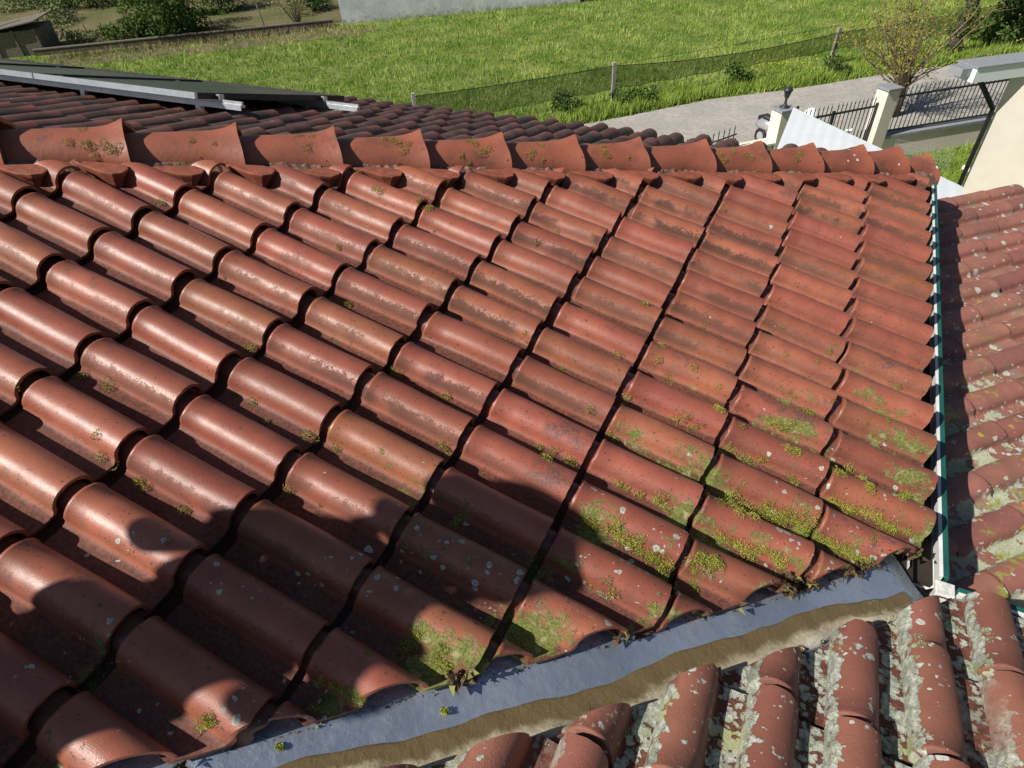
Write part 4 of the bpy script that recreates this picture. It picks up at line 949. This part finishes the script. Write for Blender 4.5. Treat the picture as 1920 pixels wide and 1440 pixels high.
mb = MB(); mb.tube([S + f * .38 + zv * 1.02 - sd * .34, S + f * .42 + zv * 1.04, S + f * .38 + zv * 1.02 + sd * .34], .018, 7); mb.build('handlebar', M['blackrub'], o)
for sg in (-1, 1):
    mb = MB(); mb.tube([S + f * .39 + zv * 1.03 + sd * sg * .22, S + f * .36 + zv * 1.22 + sd * sg * .30], .008, 5); q = S + f * .36 + zv * 1.27 + sd * sg * .31; mb.tube([q - f * .012, q + f * .012], [.06, .06], 12); mb.build('mirror', M['blackrub'], o)
for x_, r_ in ((-.55, .24), (.55, .24)):
    c = S + f * x_ + zv * r_; ring = [c + (f * math.cos(t) + zv * math.sin(t)) * .19 for t in np.linspace(0, 2 * math.pi, 19)]; mb = MB(); mb.tube(ring, .05, 8, False); w_ = mb.build('tyre', M['blackrub'], o, True)
    mb = MB(); mb.tube([c - sd * .03, c + sd * .03], [.13, .13], 14); mb.build('rim', M['silver'], w_)
mb = MB(); mb.tube([S + f * .42 + zv * .42, S + f * .56 + zv * .47, S + f * .70 + zv * .38], [.07, .09, .06], 8); mb.build('front_mudguard', M['silver'], o, True)

# ------------------------------------------------------------------ cream house on the right
C0 = np.array([3.33, 18.3, 0]); dw = np.array([1., .0, 0]); nw = np.array([.30, .954, 0])
o = empty('cream_house', C0 + dw * 4 + nw, 'cream rendered house with a white roof edge and black downpipe at the right', 'house')
zt = zat(1884, 139, C0); q = [C0, C0 + dw * 12, C0 + dw * 12 + nw * 2.6, C0 + nw * 2.6]
mb = MB(); z2 = zt - 1.0
mb.add([(*p[:2], 0) for p in q] + [(*q[0][:2], zt), (*q[1][:2], zt), (*q[2][:2], z2), (*q[3][:2], z2)], [(3, 2, 1, 0), (4, 5, 6, 7), (0, 1, 5, 4), (1, 2, 6, 5), (2, 3, 7, 6), (3, 0, 4, 7)]); mb.build('wall', M['render'], o)
s0 = gp(1817, 120, zt + .34); s1 = gp(1920, 107, zt + .34); ds = (s1 - s0) / np.linalg.norm(s1 - s0); ns_ = np.array([-ds[1], ds[0], 0]); c = s0 + ds * 7 - ns_ * .0 - [0, 0, .17]
mb = MB(); mb.box(c, 14, .55, .30, ds); mb.build('roof_edge', M['whitesheet'], o)
mb = MB(); mb.box(c + [0, 0, .165], 14.06, .61, .03, ds); mb.box(c - ds * 7.12 + ns_ * .05 + [0, 0, .04], .24, .4, .16, ds); mb.build('roof_edge_flashing', M['greypaint'], o)
mb = MB(); r0 = c + ns_ * .25 - ds * 6.0; r1 = c + ns_ * .25 + ds * 7; mb.add([r0 + [0, 0, .1], r1 + [0, 0, .1], r1 + ns_ * 2.2 - [0, 0, .95], r0 + ns_ * 1.0 - [0, 0, .45]], [(0, 1, 2, 3)]); mb.build('roof_slope', M['greypaint'], o)
def on_ray(x, y, P, off=0): return np.array([*(np.array(P[:2]) - np.array([0, 0])), zat(x, y, P)])
kz_ = zat(1860, 220, C0); k2 = zat(1857, 206, C0)
pt = gp(1834, 143, zt + .02)
mb = MB(); mb.tube([pt, C0 - dw * .06 - nw * .06 + [0, 0, k2 + .05], C0 - dw * .06 - nw * .06 + [0, 0, kz_], C0 - dw * .06 - nw * .06 + [0, 0, .1]], .055, 10); mb.build('downpipe', M['blackpipe'], o, True)
# lawn behind the house corner
L = Leaves()
for k in range(5000):
    g = gp(random.uniform(1690, 1880), random.uniform(285, 380)); 
    if g[1] > 21.3 + (g[0] - 1.4) * .83: continue
    blades(L, g[0], g[1], .10, 3, .05, .3 + .3 * random.random(), 0, .7, .010)
tag(L.build('lawn_grass', M['grass']), 'small patch of lawn between the railing wall and the cream house', 'lawn', None, 'stuff')
g = gp(1812, 325); mb = MB()
for k in range(7): mb.lathe((g[0] + random.gauss(0, .06), g[1] + random.gauss(0, .08), .02), [(.03, 0), (.07, .05), (.06, .1), (.02, .14)], 7)
tag(mb.build('white_bag', M['whitecloth'], None, True), 'crumpled white plastic bag lying on the lawn by the downpipe', 'bag')
# low wire mesh fence on the lawn
a = gp(1668, 300); b = gp(1778, 322); b = a + (b - a) * 1.0; mb = MB(); d = (b - a) / np.linalg.norm(b - a); L_ = np.linalg.norm(b - a)
for i in range(int(L_ / .06)): mb.box(a + d * i * .06 + [0, 0, .3], .006, .006, .6, d)
for i in range(6): mb.box((a + b) / 2 + [0, 0, .06 + i * .11], L_, .006, .006, d)
tag(mb.build('wire_fence', M['greypaint']), 'low wire mesh fence on the lawn below the railing wall', 'fence')


# ------------------------------------------------------------------ unseen person added outside the frame, shaped to cast the shadow on the roof
def skin_obj(name, verts, edges, mat, parent, sub=2):
    me = bpy.data.meshes.new(name); me.from_pydata([tuple(map(float, v[0])) for v in verts], edges, [])
    o = bpy.data.objects.new(name, me); col.objects.link(o)
    m = o.modifiers.new('skin', 'SKIN'); m.use_smooth_shade = True
    for i, v in enumerate(verts): me.skin_vertices[0].data[i].radius = (v[1], v[2] if len(v) > 2 else v[1])
    me.skin_vertices[0].data[0].use_root = True
    s_ = o.modifiers.new('sub', 'SUBSURF'); s_.levels = sub; s_.render_levels = sub
    if parent: o.parent = parent; o.matrix_parent_inverse = parent.matrix_world.inverted()
    me.materials.append(mat); return o
M['skin'] = simple('skin', (.42, .24, .17), (.38, .21, .15), 20, .6, 0, .0005)
M['jacket'] = simple('dark jacket', (.045, .06, .09), None, 20, .9); M['jeans'] = simple('blue jeans', (.06, .09, .16), (.04, .06, .11), 30, .9); M['hair'] = simple('dark hair', (.03, .02, .015), None, 60, .7); M['shoe'] = simple('grey shoe', (.12, .12, .12), None, 20, .8)
def build_shadow_person(x, y):
    fz = main_z(x) + .06; base = np.array([x, y, fz]); o = empty('person', base, 'unseen person added to cast the roof shadow, in a wide-brimmed hat, dark coat and jeans', 'person')
    f = np.array([.63, .77, 0]); r_ = np.array([.77, -.63, 0]); up = np.array([0, 0, 1.])
    P = lambda a, b, c: base + r_ * a + f * b + up * c
    V = [(P(0, 0, .93), .13, .11), (P(0, 0, 1.12), .125, .10), (P(0, .02, 1.30), .15, .11), (P(0, .0, 1.43), .075, .07), (P(0, .02, 1.50), .052), (P(0, .03, 1.60), .078, .092), (P(0, .03, 1.69), .070, .085)]
    E = [(0, 1), (1, 2), (2, 3), (3, 4), (4, 5), (5, 6)]
    for sg in (-1, 1):
        n = len(V); V += [(P(sg * .18, 0, 1.38), .058), (P(sg * .27, .04, 1.14), .043), (P(sg * .13, .24, 1.30), .032), (P(sg * .10, .27, 1.35), .032, .022)]
        E += [(3, n), (n, n + 1), (n + 1, n + 2), (n + 2, n + 3)]
        for k, (dx, dz, l) in enumerate([(-.02, .02, .055), (-.008, .028, .065), (.006, .028, .062), (.018, .022, .05), (.028, .0, .04)]):
            m = len(V); V += [(P(sg * (.10 + dx), .28, 1.37 + dz), .009), (P(sg * (.10 + dx - .012), .295, 1.37 + dz + l * .5), .008), (P(sg * (.10 + dx - .03), .30, 1.37 + dz + l * .8), .0065)]
            E += [(n + 3, m), (m, m + 1), (m + 1, m + 2)]
        n = len(V); zf = -TT * (r_[0] * sg * .14); V += [(P(sg * .10, 0, .84), .088), (P(sg * .13, .03, .48), .058), (P(sg * .14, 0, .08 + zf), .040), (P(sg * .15, .14, .04 + zf), .035, .028)]
        E += [(0, n), (n, n + 1), (n + 1, n + 2), (n + 2, n + 3)]
    skin_obj('body', V, E, M['skin'], o)
    V = [(P(0, 0, .62), .23, .20), (P(0, 0, 1.10), .21, .15), (P(0, .02, 1.31), .178, .135), (P(0, 0, 1.42), .10, .09)]; E = [(0, 1), (1, 2), (2, 3)]
    for sg in (-1, 1): n = len(V); V += [(P(sg * .18, 0, 1.37), .076), (P(sg * .27, .04, 1.14), .07), (P(sg * .15, .20, 1.27), .055)]; E += [(3, n), (n, n + 1), (n + 1, n + 2)]
    skin_obj('jacket', V, E, M['jacket'], o)  # coat made long and wide to fill out the cast shadow
    V = [(P(0, 0, .94), .150, .125)]; E = []
    for sg in (-1, 1): n = len(V); V += [(P(sg * .10, 0, .82), .105), (P(sg * .13, .03, .48), .075), (P(sg * .14, .0, .13), .056)]; E += [(0, n), (n, n + 1), (n + 1, n + 2)]
    skin_obj('trousers', V, E, M['jeans'], o)
    for sg in (-1, 1):
        zf = -TT * (r_[0] * sg * .14); skin_obj('shoe', [(P(sg * .14, -.04, .05 + zf), .048, .04), (P(sg * .145, .06, .04 + zf), .045, .038), (P(sg * .155, .17, .025 + zf), .04, .028)], [(0, 1), (1, 2)], M['shoe'], o)
    skin_obj('hair', [(P(0, -.03, 1.60), .07, .075), (P(0, .0, 1.70), .086, .098), (P(0, .04, 1.735), .07, .07)], [(0, 1), (1, 2)], M['hair'], o)
    mb = MB(); mb.lathe(P(0, .02, 1.69), [(.21, -.02), (.225, .0), (.215, .008), (.11, .02), (.10, .09), (.085, .125), (.03, .14)], 28); mb.build('shadow_hat', M['oldwood'], o, True)  # brim added and sized to round off the tip of the cast shadow
    for sg in (-1, 1):
        mb = MB(); mb.lathe(P(sg * .032, .118, 1.62), [(.002, -.010), (.012, -.005), (.012, .005), (.002, .010)], 10); mb.build('eye', M['whitecloth'], o, True)
        mb = MB(); mb.box(P(sg * .082, .03, 1.61), .018, .035, .06, r_); mb.build('ear', M['skin'], o, False, .006)
    mb = MB(); mb.tube([P(0, .115, 1.635), P(0, .140, 1.595), P(0, .118, 1.585)], [.008, .014, .009], 8); mb.build('nose', M['skin'], o, True)
    mb = MB(); mb.box(P(0, .118, 1.555), .045, .012, .010, r_); mb.build('mouth', simple('lips', (.35, .13, .11), None, 10, .6), o, False, .003)
    mb = MB(); mb.box(P(0, .31, 1.39), .155, .009, .075, r_); ph = mb.build('phone', M['blackrub'], None, False, .003); tag(ph, 'black phone held up in both hands by the unseen person added on the roof', 'phone')
build_shadow_person(-2.11, -.91)
